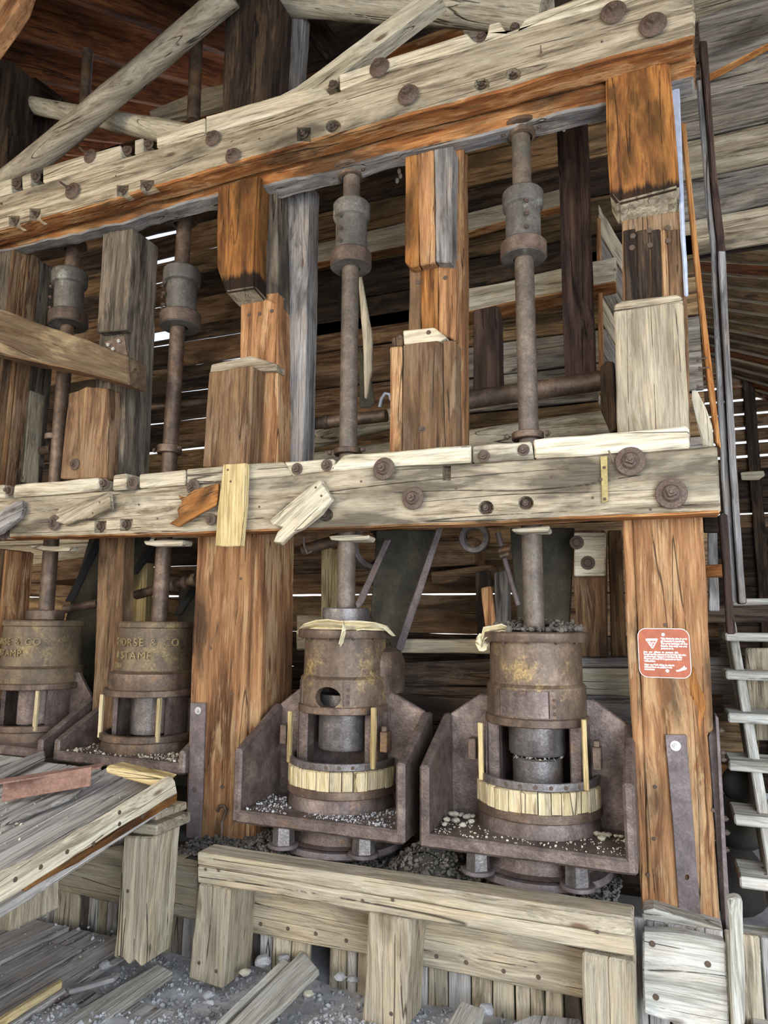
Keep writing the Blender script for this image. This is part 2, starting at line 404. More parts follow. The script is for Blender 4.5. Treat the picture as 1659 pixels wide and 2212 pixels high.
NAIL = to_mesh(lathe_bm([(0, 0), (1, 0), (.9, .25), (0, .3)], 10), 'rust')
def inst(name, me, Mx, parent): return put(bpy.data.objects.new(name, me), Mx, parent)
def facing(p, r, n=V((0, -1, 0)), spin=0):
    return Matrix.Translation(p) @ n.to_track_quat('Z', 'Y').to_matrix().to_4x4() @ Matrix.Rotation(spin, 4, 'Z') @ Matrix.Scale(r, 4)
def bolt(parent, x, y, r, Y, kind='big'):
    p = W(x, y, Y); rr = rpx(r, p); Mx = facing(p, rr, spin=random.random()*1.5)
    wsh, nut = {'big': (WASHER, NUT), 'sq': (WASHER, SQNUT), 'long': (WASHER, LNUT), 'small': (SWASH, SNUT)}[kind]
    o = inst('washer', wsh, Mx, parent); inst('nut', nut, Mx, o); return o
def nails(parent, pts, Y, r=.006, n=V((0, -1, 0))):
    for x, y in pts: inst('nail_head', NAIL, facing(W(x, y, Y), r, n), parent)

# ================================================================== SETTING
# floor
fl = struct('floor')
def patch(name, x0, x1, y0, y1, fz, mat, parent, nx=60, ny=40):
    bm = bmesh.new(); g = [[bm.verts.new((x0+(x1-x0)*i/nx, y0+(y1-y0)*j/ny, fz(x0+(x1-x0)*i/nx, y0+(y1-y0)*j/ny))) for i in range(nx+1)] for j in range(ny+1)]
    for j in range(ny):
        for i in range(nx): bm.faces.new((g[j][i], g[j][i+1], g[j+1][i+1], g[j+1][i]))
    return mesh_obj(name, bm, mat, None, parent, 60)
def fdirt(x, y):
    z = -.035+.02*noise.noise(V((x*2, y*2, 0)))+.012*noise.noise(V((x*9, y*9, 3)))
    for cx, cy, s, h in ((-1.15, 2.45, .35, .09), (-.45, 2.6, .35, .08), (-1.75, 2.3, .25, .05), (-2.15, 2.3, .25, .04), (-.9, 2.0, .35, .06)):
        z += h*math.exp(-((x-cx)**2+(y-cy)**2)/s**2)
    return z
patch('dirt_ground', -9, 7, -7, 12, lambda x, y: -.06+.02*noise.noise(V((x, y, 0))), 'dirt', fl, 50, 50)
patch('dirt_ground', -2.5, .6, 1.0, 3.0, fdirt, 'dirt', fl, 90, 60)
# planks of the floor, running away from the viewer
edges = [-4.9, -4.62, -4.36, -4.1, -3.83, -3.58, -3.31, -3.07, -2.8, -2.56, -2.33, -2.08, -1.86]
for i in range(len(edges)-1):
    a, b = edges[i]+.008, edges[i+1]-.008
    y = .2+random.random()*.5
    while y < 2.9:
        y2 = min(2.93, y+random.uniform(.8, 1.9))
        if i >= 10: y2 = min(y2, 2.5)
        if not (i in (4, 8) and 1.6 < y < 2.4):
            z = .012+random.uniform(-.006, .008); b -= random.choice([0, 0, .02])
            slab('plank', [V((a, y, z)), V((b, y, z+.004)), V((b+random.uniform(-.01, .01), y2-.01, z)), V((a, y2-.01, z))], .03, 'deck', fl, YD, rough=.004, bev=.003)
        y = y2 if y2 < 2.93 and not (i >= 10 and y2 >= 2.5) else 9
# long wide planks seen at the lower left, the loose ones lying over the dirt
for nm, pts, z, m in (('plank', [(210, 2216), (374, 2099), (340, 2082), (110, 2216)], .03, 'stair'),
                      ('plank', [(489, 2218), (652, 2051), (690, 2094), (560, 2218)], .085, 'stair'),
                      ('plank', [(455, 2218), (612, 2070), (625, 2078), (475, 2218)], .07, 'stair')):
    slab(nm, [WZ(x, y, z) for x, y in pts], .025, m, fl, YD, rough=.004, bev=.003)

def loose(name, pts, z, t, mat, label, cat, g=None, **k):
    return tag(slab(name, [WZ(x, y, z) for x, y in pts], t, mat, None, g, **k), label, cat)
loose('wooden_board', [(996, 2160), (1049, 2181), (1035, 2225), (955, 2225)], .085, .02, 'stair', 'short pale board end lying on gravel between the two front rail legs', 'board', YD)
loose('wooden_stick', [(-5, 2196), (132, 2112), (136, 2121), (-5, 2208)], .06, .03, 'yellow', 'yellow square stick lying on floor planks at lower left', 'stick')
loose('wood_splinter', [(140, 2128), (200, 2118), (262, 2098), (246, 2113), (150, 2140)], .06, .02, 'bluegrey', 'bluish grey splintered lath lying on floor near broken post foot', 'splinter')
loose('wooden_board', [(1150, 2190), (1255, 2200), (1240, 2230), (1060, 2230)], .06, .02, 'deck', 'thin grey board end low on the gravel left of the right rail leg', 'board', YD)

# back wall of horizontal planks
bw = struct('wall_back', (0, 4.6, 0))
def wall_planks(z0, z1, x0, x1, Y, h, parent, mat, gaps=None, gap=.004, t=.03, cuts=()):
    z = z0; k = 0
    while z < z1:
        hh = h*random.uniform(.88, 1.12); gp = gap if not gaps else gaps(z)
        xs = [x0]+sorted(random.uniform(x0+.5, x1-.5) for _ in range(1 if x1-x0 > 2.5 else 0))+[x1]
        for a, b in zip(xs[:-1], xs[1:]):
            m = mat if isinstance(mat, str) else random.choice(mat); dz = random.uniform(-.004, .004)
            P = [V((a+.003, Y, z+dz)), V((b-.003, Y, z-dz)), V((b-.003, Y, z+hh-gp)), V((a+.003, Y, z+hh-gp))]
            prism('plank', P, YD, t, m, parent, XD, rough=.006, bev=.004, step=.16)
        z += hh; k += 1
zb = W(1600, 533, 4.6).z
Xl = W(668, 600, 4.6).x
wall_planks(zb, 7.2, -1.2, .2, 4.6, .27, bw, ['dark', 'plank', 'dark'], gap=.014)  # dark planks here put the shade from above into the colour
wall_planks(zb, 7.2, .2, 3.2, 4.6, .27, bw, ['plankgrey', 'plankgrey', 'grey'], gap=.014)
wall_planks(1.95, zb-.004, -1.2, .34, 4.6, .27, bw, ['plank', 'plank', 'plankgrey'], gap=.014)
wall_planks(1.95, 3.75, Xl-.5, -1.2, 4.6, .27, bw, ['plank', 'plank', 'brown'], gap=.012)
wall_planks(3.75, 7.2, Xl-.5, -1.2, 4.6, .27, bw, ['dark', 'dark', 'plank'], gap=.012)  # upper rows coloured darker to stand for overhead shade
def rows(zs, xs, Y, mats, gp, parent=bw):
    for z0, z1 in zip(zs[:-1], zs[1:]):
        for a, b in zip(xs[:-1], xs[1:]):
            g = gp(z0, a); dz = random.uniform(-.006, .006)
            P = [V((a+.003, Y, z0)), V((b-.003, Y, z0)), V((b-.003, Y, z1-g+dz)), V((a+.003, Y, z1-g-dz))]
            prism('plank', P, YD, .03, random.choice(mats), parent, XD, rough=.007, bev=.004, step=.16)
Xm = Xl-.5
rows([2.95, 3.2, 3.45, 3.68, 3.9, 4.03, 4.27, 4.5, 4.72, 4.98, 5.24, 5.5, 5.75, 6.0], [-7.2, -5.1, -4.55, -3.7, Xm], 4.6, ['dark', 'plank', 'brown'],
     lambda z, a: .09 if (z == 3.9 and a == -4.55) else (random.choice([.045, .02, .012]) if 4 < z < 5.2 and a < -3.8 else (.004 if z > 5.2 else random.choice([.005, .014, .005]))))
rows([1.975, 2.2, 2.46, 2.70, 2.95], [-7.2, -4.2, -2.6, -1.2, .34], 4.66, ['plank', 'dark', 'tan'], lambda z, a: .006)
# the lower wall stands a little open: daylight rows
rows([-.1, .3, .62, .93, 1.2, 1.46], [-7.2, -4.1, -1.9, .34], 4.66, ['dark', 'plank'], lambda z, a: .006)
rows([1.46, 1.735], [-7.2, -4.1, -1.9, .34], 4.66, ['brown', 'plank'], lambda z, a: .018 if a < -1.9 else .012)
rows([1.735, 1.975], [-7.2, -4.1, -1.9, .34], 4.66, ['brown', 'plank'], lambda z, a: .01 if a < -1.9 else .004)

box('sky_stop_panel', (.3, 4.70, zb+.02), (3.2, 4.72, 7.3), 'dark', bw, XD, rough=0, bev=0, step=2)  # panel added behind the planks to stop sky showing through gaps
box('sky_stop_panel', (Xm, 4.70, 1.98), (.3, 4.72, 7.3), 'dark', bw, XD, rough=0, bev=0, step=2)  # second added panel, keeps the sky out of the remaining gaps
wl = struct('shade_wall_left', (-7.4, 3, 0)); z = 0  # unseen wall added to block side light and darken the background
while z < 6.5:
    prism('plank', [V((-7.4, .6, z)), V((-7.4, 8, z)), V((-7.4, 8, z+.29)), V((-7.4, .6, z+.29))], V((-1, 0, 0)), .03, 'plank', wl, YD, rough=.004, bev=0, step=.5); z += .3
wr = struct('shade_wall_right', (3.7, 5.5, 0)); z = 0  # unseen wall added to stop light leaking in from the right
while z < 6:
    prism('plank', [V((3.7, 3.6, z)), V((3.7, 8, z)), V((3.7, 8, z+.29)), V((3.7, 3.6, z+.29))], XD, .03, 'plank', wr, YD, rough=.004, bev=0, step=.5); z += .3

# the room to the right: far slatted wall, its lean-to roof
fw = struct('wall_far', (2, 7.5, 0))
zt = W(1600, 862, 7.5).z+.9
z = 0.0
while z < zt:
    h = .145; g = 0.0
    py = 1106
    p = W(1620, 0, 7.5)
    mid = z+h
    if W(1600, 1003, 7.5).z < mid < zt: g = .03
    elif W(1600, 1125, 7.5).z < mid < W(1600, 1095, 7.5).z: g = .016
    P = [V((-1, 7.5, z)), V((3.6, 7.5, z)), V((3.6, 7.5, z+h-g)), V((-1, 7.5, z+h-g))]
    prism('plank', P, YD, .025, 'dark' if g == 0 else 'brown', fw, XD, rough=.004, bev=0, step=.4)
    z += h
box('stud', (.9, 7.42, 0), (1.0, 7.49, zt), 'dark', fw, ZD)
box('stud', (-.1, 7.42, 0), (0, 7.49, zt), 'dark', fw, ZD)
tboard('mineral_slab', [(1600, 1020), (1650, 1016), (1653, 1026), (1640, 1036), (1602, 1036)], 7.2, .03, 'greypale', 'pale broken board hanging in the dark gap below the daylight slats', 'board')

cl = struct('ceiling')
# sloping roof above: rafters rise towards the back
rs = .607
RZ = W(300, 196, 4.6).z-rs*4.6
def roofz(y): return RZ+rs*y
P = [V((-9, .8, roofz(.8)+.3)), V((4, .8, roofz(.8)+.3)), V((4, 8, roofz(8)+.3)), V((-9, 8, roofz(8)+.3))]
prism('roof_boards', P, V((0, -rs, 1)), .03, 'roof', cl, V((0, 1, rs)), rough=0, bev=0, step=1)
x = -8.6
while x < 3.5:
    a = V((x, 1.5, roofz(1.5))); b = V((x, 7.8, roofz(7.8))); up = V((0, -rs, 1)).normalized()
    prism('rafter', [a, b, b+up*.30, a+up*.30], XD, .07, 'roof', cl, b-a, rough=.004, bev=.004, step=.4)
    x += .66
# lean-to roof boards on the right, laid with dark gaps
d = V((-.74, 1, .719)).normalized()
p0 = W(1659, 866, 7.5); p1 = W(1659, 520, 5.2)
n = d.cross(p1-p0).normalized()
for k in range(17):
    a = p0.lerp(p1, k/16*1.1)-d*1.2; b = p0.lerp(p1, (k+.94)/16*1.1)-d*1.2
    prism('roof_board', [a, a+d*4.2, b+d*4.2, b], n if n.z > 0 else -n, .025, random.choice(['roof', 'plank', 'brown', 'plank']), cl, d, rough=.004, bev=0, step=.4)

for k in range(17):
    a = p0.lerp(p1, (k+.97)/16*1.1)-d*1.2; b = p0.lerp(p1, (k+1.05)/16*1.1)-d*1.2; nn = n if n.z > 0 else -n
    prism('roof_batten', [a-nn*.02, a+d*4.2-nn*.02, b+d*4.2-nn*.02, b-nn*.02], nn, .02, 'tan', cl, d, rough=.002, bev=0, step=.5)
tboard('bright_edge_plank', [(1508, 40), (1700, -40), (1700, 72), (1514, 172)], 4.5, .07, 'plankgrey', 'projecting top plank with a bright orange lower edge at the upper right', 'board', XD, under='bright')
# ================================================================== FRAME OF THE MILL
YB, YP = 2.965, 3.1
# ---- middle beam
mb = thing('middle_beam', 'grey horizontal timber beam at mid height bolted across all posts, with capping strips', 'beam', W(800, 1080, YB))
mpk = [(1050, 1097, 17, 16, 'c'), (1136, 1087, 17, 16, 'c'), (703, 1112, 17, 15, 'c'), (217, 1138, 13, 13, 's'), (273, 1134, 14, 13, 's'), (8, 1156, 13, 12, 's'), (965, 1022, 9, 16, 's')]
board('timber', [(-80, 1083), (0, 1077), (235, 1061), (400, 1048), (550, 1032), (810, 1008), (1019, 1001), (1154, 992), (1489, 968), (1549, 962), (1554, 1040), (1559, 1106), (1344, 1117), (829, 1137), (400, 1152), (30, 1163), (-80, 1166)], YB, .135, 'grey', mb, XD,
      under='orange', rough=.006, bev=.009, holes=[pocket(x, y, rx, ry, YB, .05, 12 if c == 'c' else 4) for x, y, rx, ry, c in mpk])
caps = [[(-80, 1052), (8, 1046), (10, 1076), (-80, 1083)], [(31, 1047), (212, 1031), (213, 1061), (27, 1074)], [(243, 1026), (272, 1022), (272, 1056), (243, 1059)],
        [(300, 1023), (399, 1014), (399, 1047), (300, 1053)], [(402, 1013), (612, 997), (628, 1028), (402, 1046)], [(614, 998), (640, 996), (690, 991), (720, 990), (722, 1014), (630, 1027)],
        [(741, 984), (760, 981), (1017, 960), (1018, 1000), (810, 1008), (709, 1019)], [(1020, 964), (1146, 955), (1154, 991), (1020, 1000)], [(1154, 951), (1480, 918), (1489, 923), (1491, 967), (1154, 991)]]
for c in caps: board('cap_strip', c, YB-.012, .16, 'greypale', mb, XD, rough=.006, bev=.007)
for x, y, r, k in ((830, 1013, 25, 'big'), (893, 1077, 25, 'big'), (1362, 997, 32, 'sq'), (1450, 1067, 33, 'sq'), (118, 1129, 17, 'big'), (288, 1043, 14, 'big'), (418, 1052, 17, 'big'), (456, 1122, 13, 'big')):
    bolt(mb, x, y, r, YB-.014, k)
for x, y in ((642, 1013), (706, 1005), (1045, 985), (1131, 972)): bolt(mb, x, y, 13, YB-.014, 'small')
for x, y in ((20, 1060), (227, 1045)): bolt(mb, x, y, 12, YB+.02, 'small')
for x, y, rx, ry, c in mpk[:-1]: bolt(mb, x, y, 12, YB+.046, 'small')
nails(mb, [(660, 1070), (300, 1090), (780, 1040), (1280, 1075), (985, 1055), (340, 1120), (560, 1095), (1190, 1030), (1405, 1100)], YB-.001)

# ---- top beam
tb = thing('top_beam', 'massive weathered grey beam across the top with an orange underside and large washers', 'beam', W(800, 250, YB))
tpk = [(656, 290, 15, 15, 's'), (720, 273, 17, 15, 'c'), (1041, 183, 17, 15, 'c'), (1109, 161, 17, 15, 'c'), (318, 402, 15, 13, 's'), (265, 412, 13, 12, 's'), (31, 478, 12, 12, 's'), (76, 463, 12, 13, 's'), (2, 440, 4, 3, 's')]
board('timber', [(-90, 448), (0, 425), (90, 397), (220, 354), (340, 320), (600, 244), (733, 196), (845, 149), (1008, 106), (1150, 56), (1350, 0), (1480, -42), (1497, -30), (1502, 30), (1500, 76), (1434, 97), (1310, 131), (829, 263), (470, 364), (230, 434), (0, 500), (-90, 526)], YB, .135, 'grey', tb, V((1, 0, .01)),
      under='orange', rough=.009, bev=.01, holes=[pocket(x, y, rx, ry, YB, .055, 12 if c == 'c' else 4) for x, y, rx, ry, c in tpk])
caps = [[(-90, 418), (0, 392), (23, 386), (24, 417), (-90, 447)], [(47, 380), (65, 373), (66, 403), (47, 409)], [(92, 362), (175, 336), (261, 313), (262, 341), (92, 396)], [(290, 303), (308, 297), (309, 328), (290, 333)],
        [(337, 288), (442, 254), (442, 290), (338, 320)], [(444, 251), (560, 218), (628, 197), (700, 186), (712, 202), (600, 243), (444, 290)], [(733, 160), (799, 137), (1008, 71), (1018, 84), (1030, 90), (1045, 88), (1053, 70), (1056, 50), (1080, 45), (1090, 62), (1098, 70), (1118, 66), (1134, 38), (1240, -4), (1450, -75), (1480, -43), (1350, 0), (1150, 55), (1008, 105), (845, 148), (733, 194)]]
for c in caps: board('cap_strip', c, YB-.010, .15, 'greypale', tb, V((1, 0, .01)), rough=.005, bev=.006)
for x, y, r, k in ((1325, 28, 27, 'sq'), (1410, 55, 29, 'sq'), (820, 147, 23, 'big'), (882, 206, 24, 'big'), (460, 299, 18, 'big'), (503, 337, 18, 'big'), (195, 338, 16, 'long'), (157, 413, 19, 'long')):
    bolt(tb, x, y, r, YB-.012, k)
for x, y in ((38, 399), (80, 384), (277, 326), (323, 313), (720, 184), (1040, 80), (1112, 60)): bolt(tb, x, y, 11, YB+.02, 'small')
for x, y, rx, ry, c in tpk[:-1]: bolt(tb, x, y, 11, YB+.05, 'small')
nails(tb, [(1169, 112), (905, 95), (1300, 90), (1240, 150), (560, 300), (250, 380)], YB-.001)
# the beam's twin behind the posts, splintered below
tboard('rear_top_beam', [(-90, 560), (0, 543), (470, 425), (590, 402), (760, 360), (1310, 225), (1500, 165), (1500, 60), (1300, 110), (600, 300), (-90, 480)], 3.125, .12, 'orange', 'grey splintered beam running behind the posts under the massive top beam', 'beam', XD, under='bluegrey', rough=.02, bev=.01)
tboard('rear_middle_beam', [(-90, 1160), (1500, 1105), (1500, 1020), (-90, 1085)], 3.52, .1, 'dark', 'dark beam hidden behind the bolted mid-height beam', 'beam', XD)

def post(name, label, front, Y, d, mat, group=None, **k):
    """one upright: Empty + core"""
    t = thing(name, label, 'post', W(front[0][0], front[-1][1], Y)); board('core', front, Y, d, mat, t, ZD, **k); return t
LOWER = 'heavy lower posts'
# ---- lower posts
p0 = thing('timber_post', 'brown lower post at the left picture edge behind the leftmost mortar', 'post', V((-4.17, 3.3, 0)))
box('core', (-4.36, 3.1, 0), (-3.985, 3.52, 1.99), 'brown', p0, ZD)
box('side_slat', (-3.985, 3.3, 0), (-3.965, 3.52, 1.98), 'brownorange', p0, ZD)
p1 = post('timber_post', 'narrow dark brown lower post between the two left stamp mortars', [(214, 1150), (268, 1150), (256, 1600), (196, 1600)], 3.36, .1, 'brown')
p2 = post('timber_post', 'wide orange brown lower post between second and third stamps with an iron strap', [(427, 1140), (546, 1140), (529, 1640), (522, 1900), (396, 1900), (405, 1650)], YP, .36, 'brownorange')
board('side_slat', [(546, 1140), (570, 1140), (560, 1640), (548, 1850), (522, 1850), (529, 1640)], 3.125, .33, 'brownorange', p2, ZD)
board('rear_slat', [(560, 1145), (604, 1145), (590, 1560), (550, 1850), (530, 1850)], 3.47, .14, 'bluegrey', p2, ZD)
p3 = post('timber_post', 'tall orange brown lower right post carrying the brown notice', [(1366, 1105), (1517, 1105), (1533, 1400), (1541, 1578), (1528, 1585), (1557, 2003), (1405, 1990), (1390, 1600)], YP, .3, 'brownorange')
board('side_slat', [(1344, 1108), (1365, 1108), (1389, 1600), (1404, 1985), (1386, 1962), (1360, 1500)], YP+.006, .28, 'brownorange', p3, ZD)
nails(p3, [(1437, 1350), (1415, 1700), (1540, 1750), (1412, 1812), (1400, 1890)], YP-.001, .008)
tboard('wood_scar', [(1497, 1438), (1505, 1470), (1517, 1500), (1524, 1530), (1514, 1560), (1508, 1592), (1505, 1560), (1506, 1530), (1490, 1500), (1488, 1460)], YP-.006, .012, 'orangeblock', 'fresh orange splintered strip on the right post just below the notice', 'splinter', ZD, rough=.01)
nails(p2, [(478, 1700), (520, 1250), (455, 1400), (500, 1500), (482, 1700)], YP-.001, .008)

# ---- upper posts with stepped guide blocks
YG = 3.08
u0 = thing('guide_post', 'wide dark upper post at the left picture edge above the mid beam', 'post', V((-4.17, 3.3, 2.2)))
box('core', (-4.36, 3.14, 2.2), (-3.99, 3.56, 4.07), 'darkgrey', u0, ZD)
box('side_slat', (-3.99, 3.14, 2.2), (-3.968, 3.21, 4.07), 'brown', u0, ZD)
box('side_slat', (-3.99, 3.213, 2.2), (-3.972, 3.25, 4.07), 'brownorange', u0, ZD)
box('side_slat', (-3.99, 3.253, 2.2), (-3.965, 3.36, 4.07), 'brown', u0, ZD)
box('side_patch', (-3.99, 3.37, 2.45), (-3.962, 3.5, 3.1), 'grey', u0, ZD)
u1 = post('guide_post', 'grey brown upper post with steel angle bracket behind the left stub block', [(232, 500), (287, 492), (262, 1040), (190, 1040)], YP+.04, .24, 'darkgrey')
board('upper_block', [(222, 505), (286, 493), (272, 712), (209, 718)], YG, .06, 'darkgrey', u1, ZD)
board('lower_block', [(147, 850), (186, 836), (235, 838), (230, 1034), (130, 1034)], YG-.03, .2, 'brown', u1, ZD, rough=.006)
bolt(u1, 162, 1003, 13, YG-.032, 'big')
u2 = post('guide_post', 'upper post with glowing orange rounded top block above a brown lower block', [(520, 640), (600, 630), (600, 1010), (515, 1010)], 3.2, .24, 'brownorange')
def wedge_block(parent, front, back_bottom, Y, Yb, mat, under):
    """block whose sloping foot runs back to the core"""
    F = [W(x, y, Y) for x, y in front]; c = sum(F, V())/len(F); Mx = frame_(c, ZD, -YD); inv = Mx.inverted()
    bm = bmesh.new(); f = [bm.verts.new(inv @ p) for p in front_sub(F)]
    bk = [bm.verts.new(inv @ V((p.x, Yb, p.z))) for p in front_sub(F)]
    zmin = W(*back_bottom, Yb).z; zt = min(p.z for p in F)
    for v, p in zip(bk, front_sub(F)):
        if p.z < zt+.03: v.co = inv @ V((p.x, Yb, min(zmin, p.z+.0)))
    bm.faces.new(f); bm.faces.new(bk[::-1])
    for i in range(len(f)):
        j = (i+1) % len(f); bm.faces.new((f[j], f[i], bk[i], bk[j]))
    bmesh.ops.recalc_face_normals(bm, faces=bm.faces)
    bmesh.ops.bevel(bm, geom=[e for e in bm.edges if e.calc_face_angle(0) > .5], offset=.012, segments=2, affect='EDGES', clamp_overlap=True)
    rot = Mx.to_3x3(); bm.normal_update()
    for fc in bm.faces:
        if (rot @ fc.normal).z < -.35: fc.material_index = 1
    bmesh.ops.triangulate(bm, faces=[q for q in bm.faces if len(q.verts) > 4])
    return mesh_obj('upper_block', bm, [mat, under], Mx, parent)
def front_sub(F): return F
wedge_block(u2, [(470, 402), (560, 376), (553, 500), (551, 622), (487, 632), (467, 575), (466, 480)], (560, 662), YG, 3.24, 'charred', 'grey')
board('upper_core', [(548, 376), (596, 370), (600, 660), (550, 640)], 3.2, .2, 'darkgrey', u2, ZD)
board('lower_block', [(451, 803), (546, 790), (537, 1010), (438, 1010)], YG, .2, 'brown', u2, ZD, rough=.006)
board('ledge', [(456, 786), (540, 768), (596, 786), (596, 800), (452, 806)], YG+.08, .1, 'grey', u2, XD)
board('rear_slat', [(600, 400), (668, 392), (655, 1010), (575, 1010)], 3.34, .14, 'bluegrey', u2, ZD, rough=.006)
nails(u2, [(538, 680), (561, 678), (587, 672)], 3.199, .012)
u3 = post('guide_post', 'upper post of three narrow slats notched halfway, in the centre', [(975, 300), (1001, 300), (1003, 985), (978, 985)], 3.2, .1, 'brownorange')
for p, m in (([(874, 338), (901, 332), (904, 574), (889, 578), (875, 566)], 'orangeblock'), ([(903, 331), (936, 322), (939, 566), (906, 574)], 'brownorange'), ([(938, 322), (979, 314), (976, 566), (941, 565)], 'bluegrey')):
    board('upper_slat', p, YG, .1, m, u3, ZD, rough=.005)
for p, m in (([(884, 568), (908, 566), (908, 725), (883, 728)], 'brown'), ([(909, 566), (945, 562), (947, 720), (909, 724)], 'orangeblock'), ([(946, 562), (984, 556), (984, 735), (947, 720)], 'brownorange')):
    board('core_slat', p, YG+.06, .06, m, u3, ZD, rough=.005)
board('lower_block', [(870, 745), (946, 735), (955, 742), (958, 985), (869, 985)], YG, .13, 'brown', u3, ZD, rough=.005)
board('lower_slat', [(843, 750), (868, 747), (867, 985), (841, 985)], YG+.004, .1, 'brownorange', u3, ZD, rough=.005)
board('lower_slat', [(957, 736), (984, 734), (985, 985), (959, 985)], YG+.012, .11, 'brown', u3, ZD, rough=.005)
board('ledge', [(845, 728), (868, 724), (868, 746), (845, 749)], YG+.02, .08, 'brown', u3, ZD)
board('ledge', [(870, 714), (938, 706), (965, 728), (945, 740), (871, 745)], YG+.02, .08, 'greypale', u3, XD)
nails(u3, [(962, 600), (903, 610)], YG+.059, .012); nails(u3, [(864, 728), (926, 718)], YG+.019, .012); bolt(u3, 911, 927, 8, YG, 'small')
u4 = post('guide_post', 'upper right post with large charred amber top block and grey lower block', [(1343, 470), (1472, 455), (1485, 655), (1492, 950), (1345, 950)], 3.2, .24, 'brown')
wedge_block(u4, [(1308, 163), (1446, 128), (1458, 260), (1468, 405), (1334, 440), (1318, 420), (1310, 300)], (1400, 480), YG, 3.24, 'charred', 'grey')
board('lower_block', [(1325, 672), (1470, 650), (1477, 656), (1490, 945), (1334, 945)], YG, .14, 'tan', u4, ZD, rough=.006)
board('ledge', [(1327, 658), (1345, 650), (1460, 634), (1474, 640), (1476, 655), (1326, 672)], YG+.04, .1, 'grey', u4, XD)
for x0, x1 in ((1346, 1372), (1374, 1402), (1404, 1425), (1427, 1440), (1442, 1470)):
    board('core_slat', [(x0, 497), (x1, 493), (x1+5, 650), (x0+5, 652)], 3.188, .02, random.choice(['brown', 'dark', 'brownorange']), u4, ZD)
nails(u4, [(1367, 510), (1402, 498), (1442, 492), (1365, 535), (1404, 530), (1444, 520)], 3.187, .014)
tag(board('pale_strip', [(1447, 165), (1458, 168), (1467, 186), (1476, 400), (1489, 640), (1480, 640), (1466, 420), (1455, 300)], 3.17, .012, 'paleblue', None, ZD), 'pale bluish strip edging the right side of the amber block', 'strip')

# ================================================================== LOGS, BRACES ABOVE
def log(name, label, cat, a, b, ra, rb, mat, wob=.12, mid=None):
    pts = [a]+([mid] if mid else [])+[b]; rr = [ra]+([(ra+rb)/2] if mid else [])+[rb]
    o = tube(name, pts, rr, mat, None, 18, wob, 60); return tag(o, label, cat)
log('log_brace', 'round grey log brace rising diagonally to the dark top post at upper left', 'log', W(-25, 430, 3.06), W(500, -12, 3.06), .082, .078, 'logstreak', mid=W(215, 228, 3.06))
log('horizontal_log', 'pale peeled log lying level behind the diagonal brace at upper left', 'log', W(45, 222, 3.45), W(440, 300, 3.2), .062, .07, 'greypale')
log('horizontal_log', 'thick pale peeled log along the top edge behind the bright square brace', 'log', W(590, 5, 3.35), W(1180, 28, 3.25), .075, .1, 'greypale')
tboard('square_brace', [(600, 207), (640, 186), (905, -10), (955, -10), (735, 162), (728, 186), (640, 200)], 3.0, .1, 'greypale', 'pale square brace slanting up to the right from the top beam', 'brace', W(930, 0, 3)-W(620, 200, 3))
def upost(label, front, Y, d, mat): return post('timber_post', label, front, Y, d, mat)
tpx = upost('dark stained top post standing on the big beam between both braces', [(488, -15), (597, -15), (583, 260), (479, 262)], 3.15, .2, 'dark')
board('side_slat', [(597, 20), (655, 25), (640, 250), (590, 255)], 3.38, .1, 'bluegrey', tpx, ZD)
upost('dark post at far upper left with a weathered light edge', [(-60, 120), (24, 130), (8, 400), (-80, 400)], 3.2, .22, 'dark')
tboard('dark_plank', [(28, 205), (120, 250), (95, 400), (10, 400)], 3.6, .05, 'purple', 'dark plank panel beside the upper left post below the level log', 'board', ZD)
tboard('dark_brace', [(18, 135), (40, 140), (135, 210), (110, 240), (22, 220)], 3.65, .08, 'dark', 'short dark brace sloping down from the upper left post', 'brace')
tboard('dark_brace', [(635, 40), (700, 40), (745, 110), (700, 125)], 3.7, .08, 'dark', 'dark knee brace behind the bright square brace at top', 'brace')
tboard('orange_joist', [(800, 120), (960, 60), (1000, 62), (1000, 75), (800, 150)], 3.9, .1, 'orange', 'orange joist seen between bright brace and top beam', 'joist', XD)
tboard('white_board', [(975, 70), (990, 60), (1040, 58), (1050, 95), (975, 95)], 4.1, .03, 'greypale', 'pale board behind the notched cap of the top beam', 'board')
tboard('stub_plank', [(320, 240), (440, 190), (490, 180), (490, 225), (330, 265)], 3.9, .06, 'tan', 'mossy yellow plank end behind the level log at upper left', 'board', XD)
tboard('orange_joist', [(380, 250), (490, 218), (490, 236), (395, 262)], 4.3, .06, 'bright', 'thin bright orange lath left of the dark top post', 'lath')
tube_t = tag(tube('upper_stem', [W(190, 110, 3.25), W(182, 235, 3.25)], .036, 'rust'), 'dark rusty rod end sticking up behind the level log', 'rod')
tube_t = tag(tube('upper_stem', [W(424, 90, 3.3), W(418, 262, 3.3)], .042, 'rust'), 'dark rusty rod passing behind the diagonal log brace', 'rod')

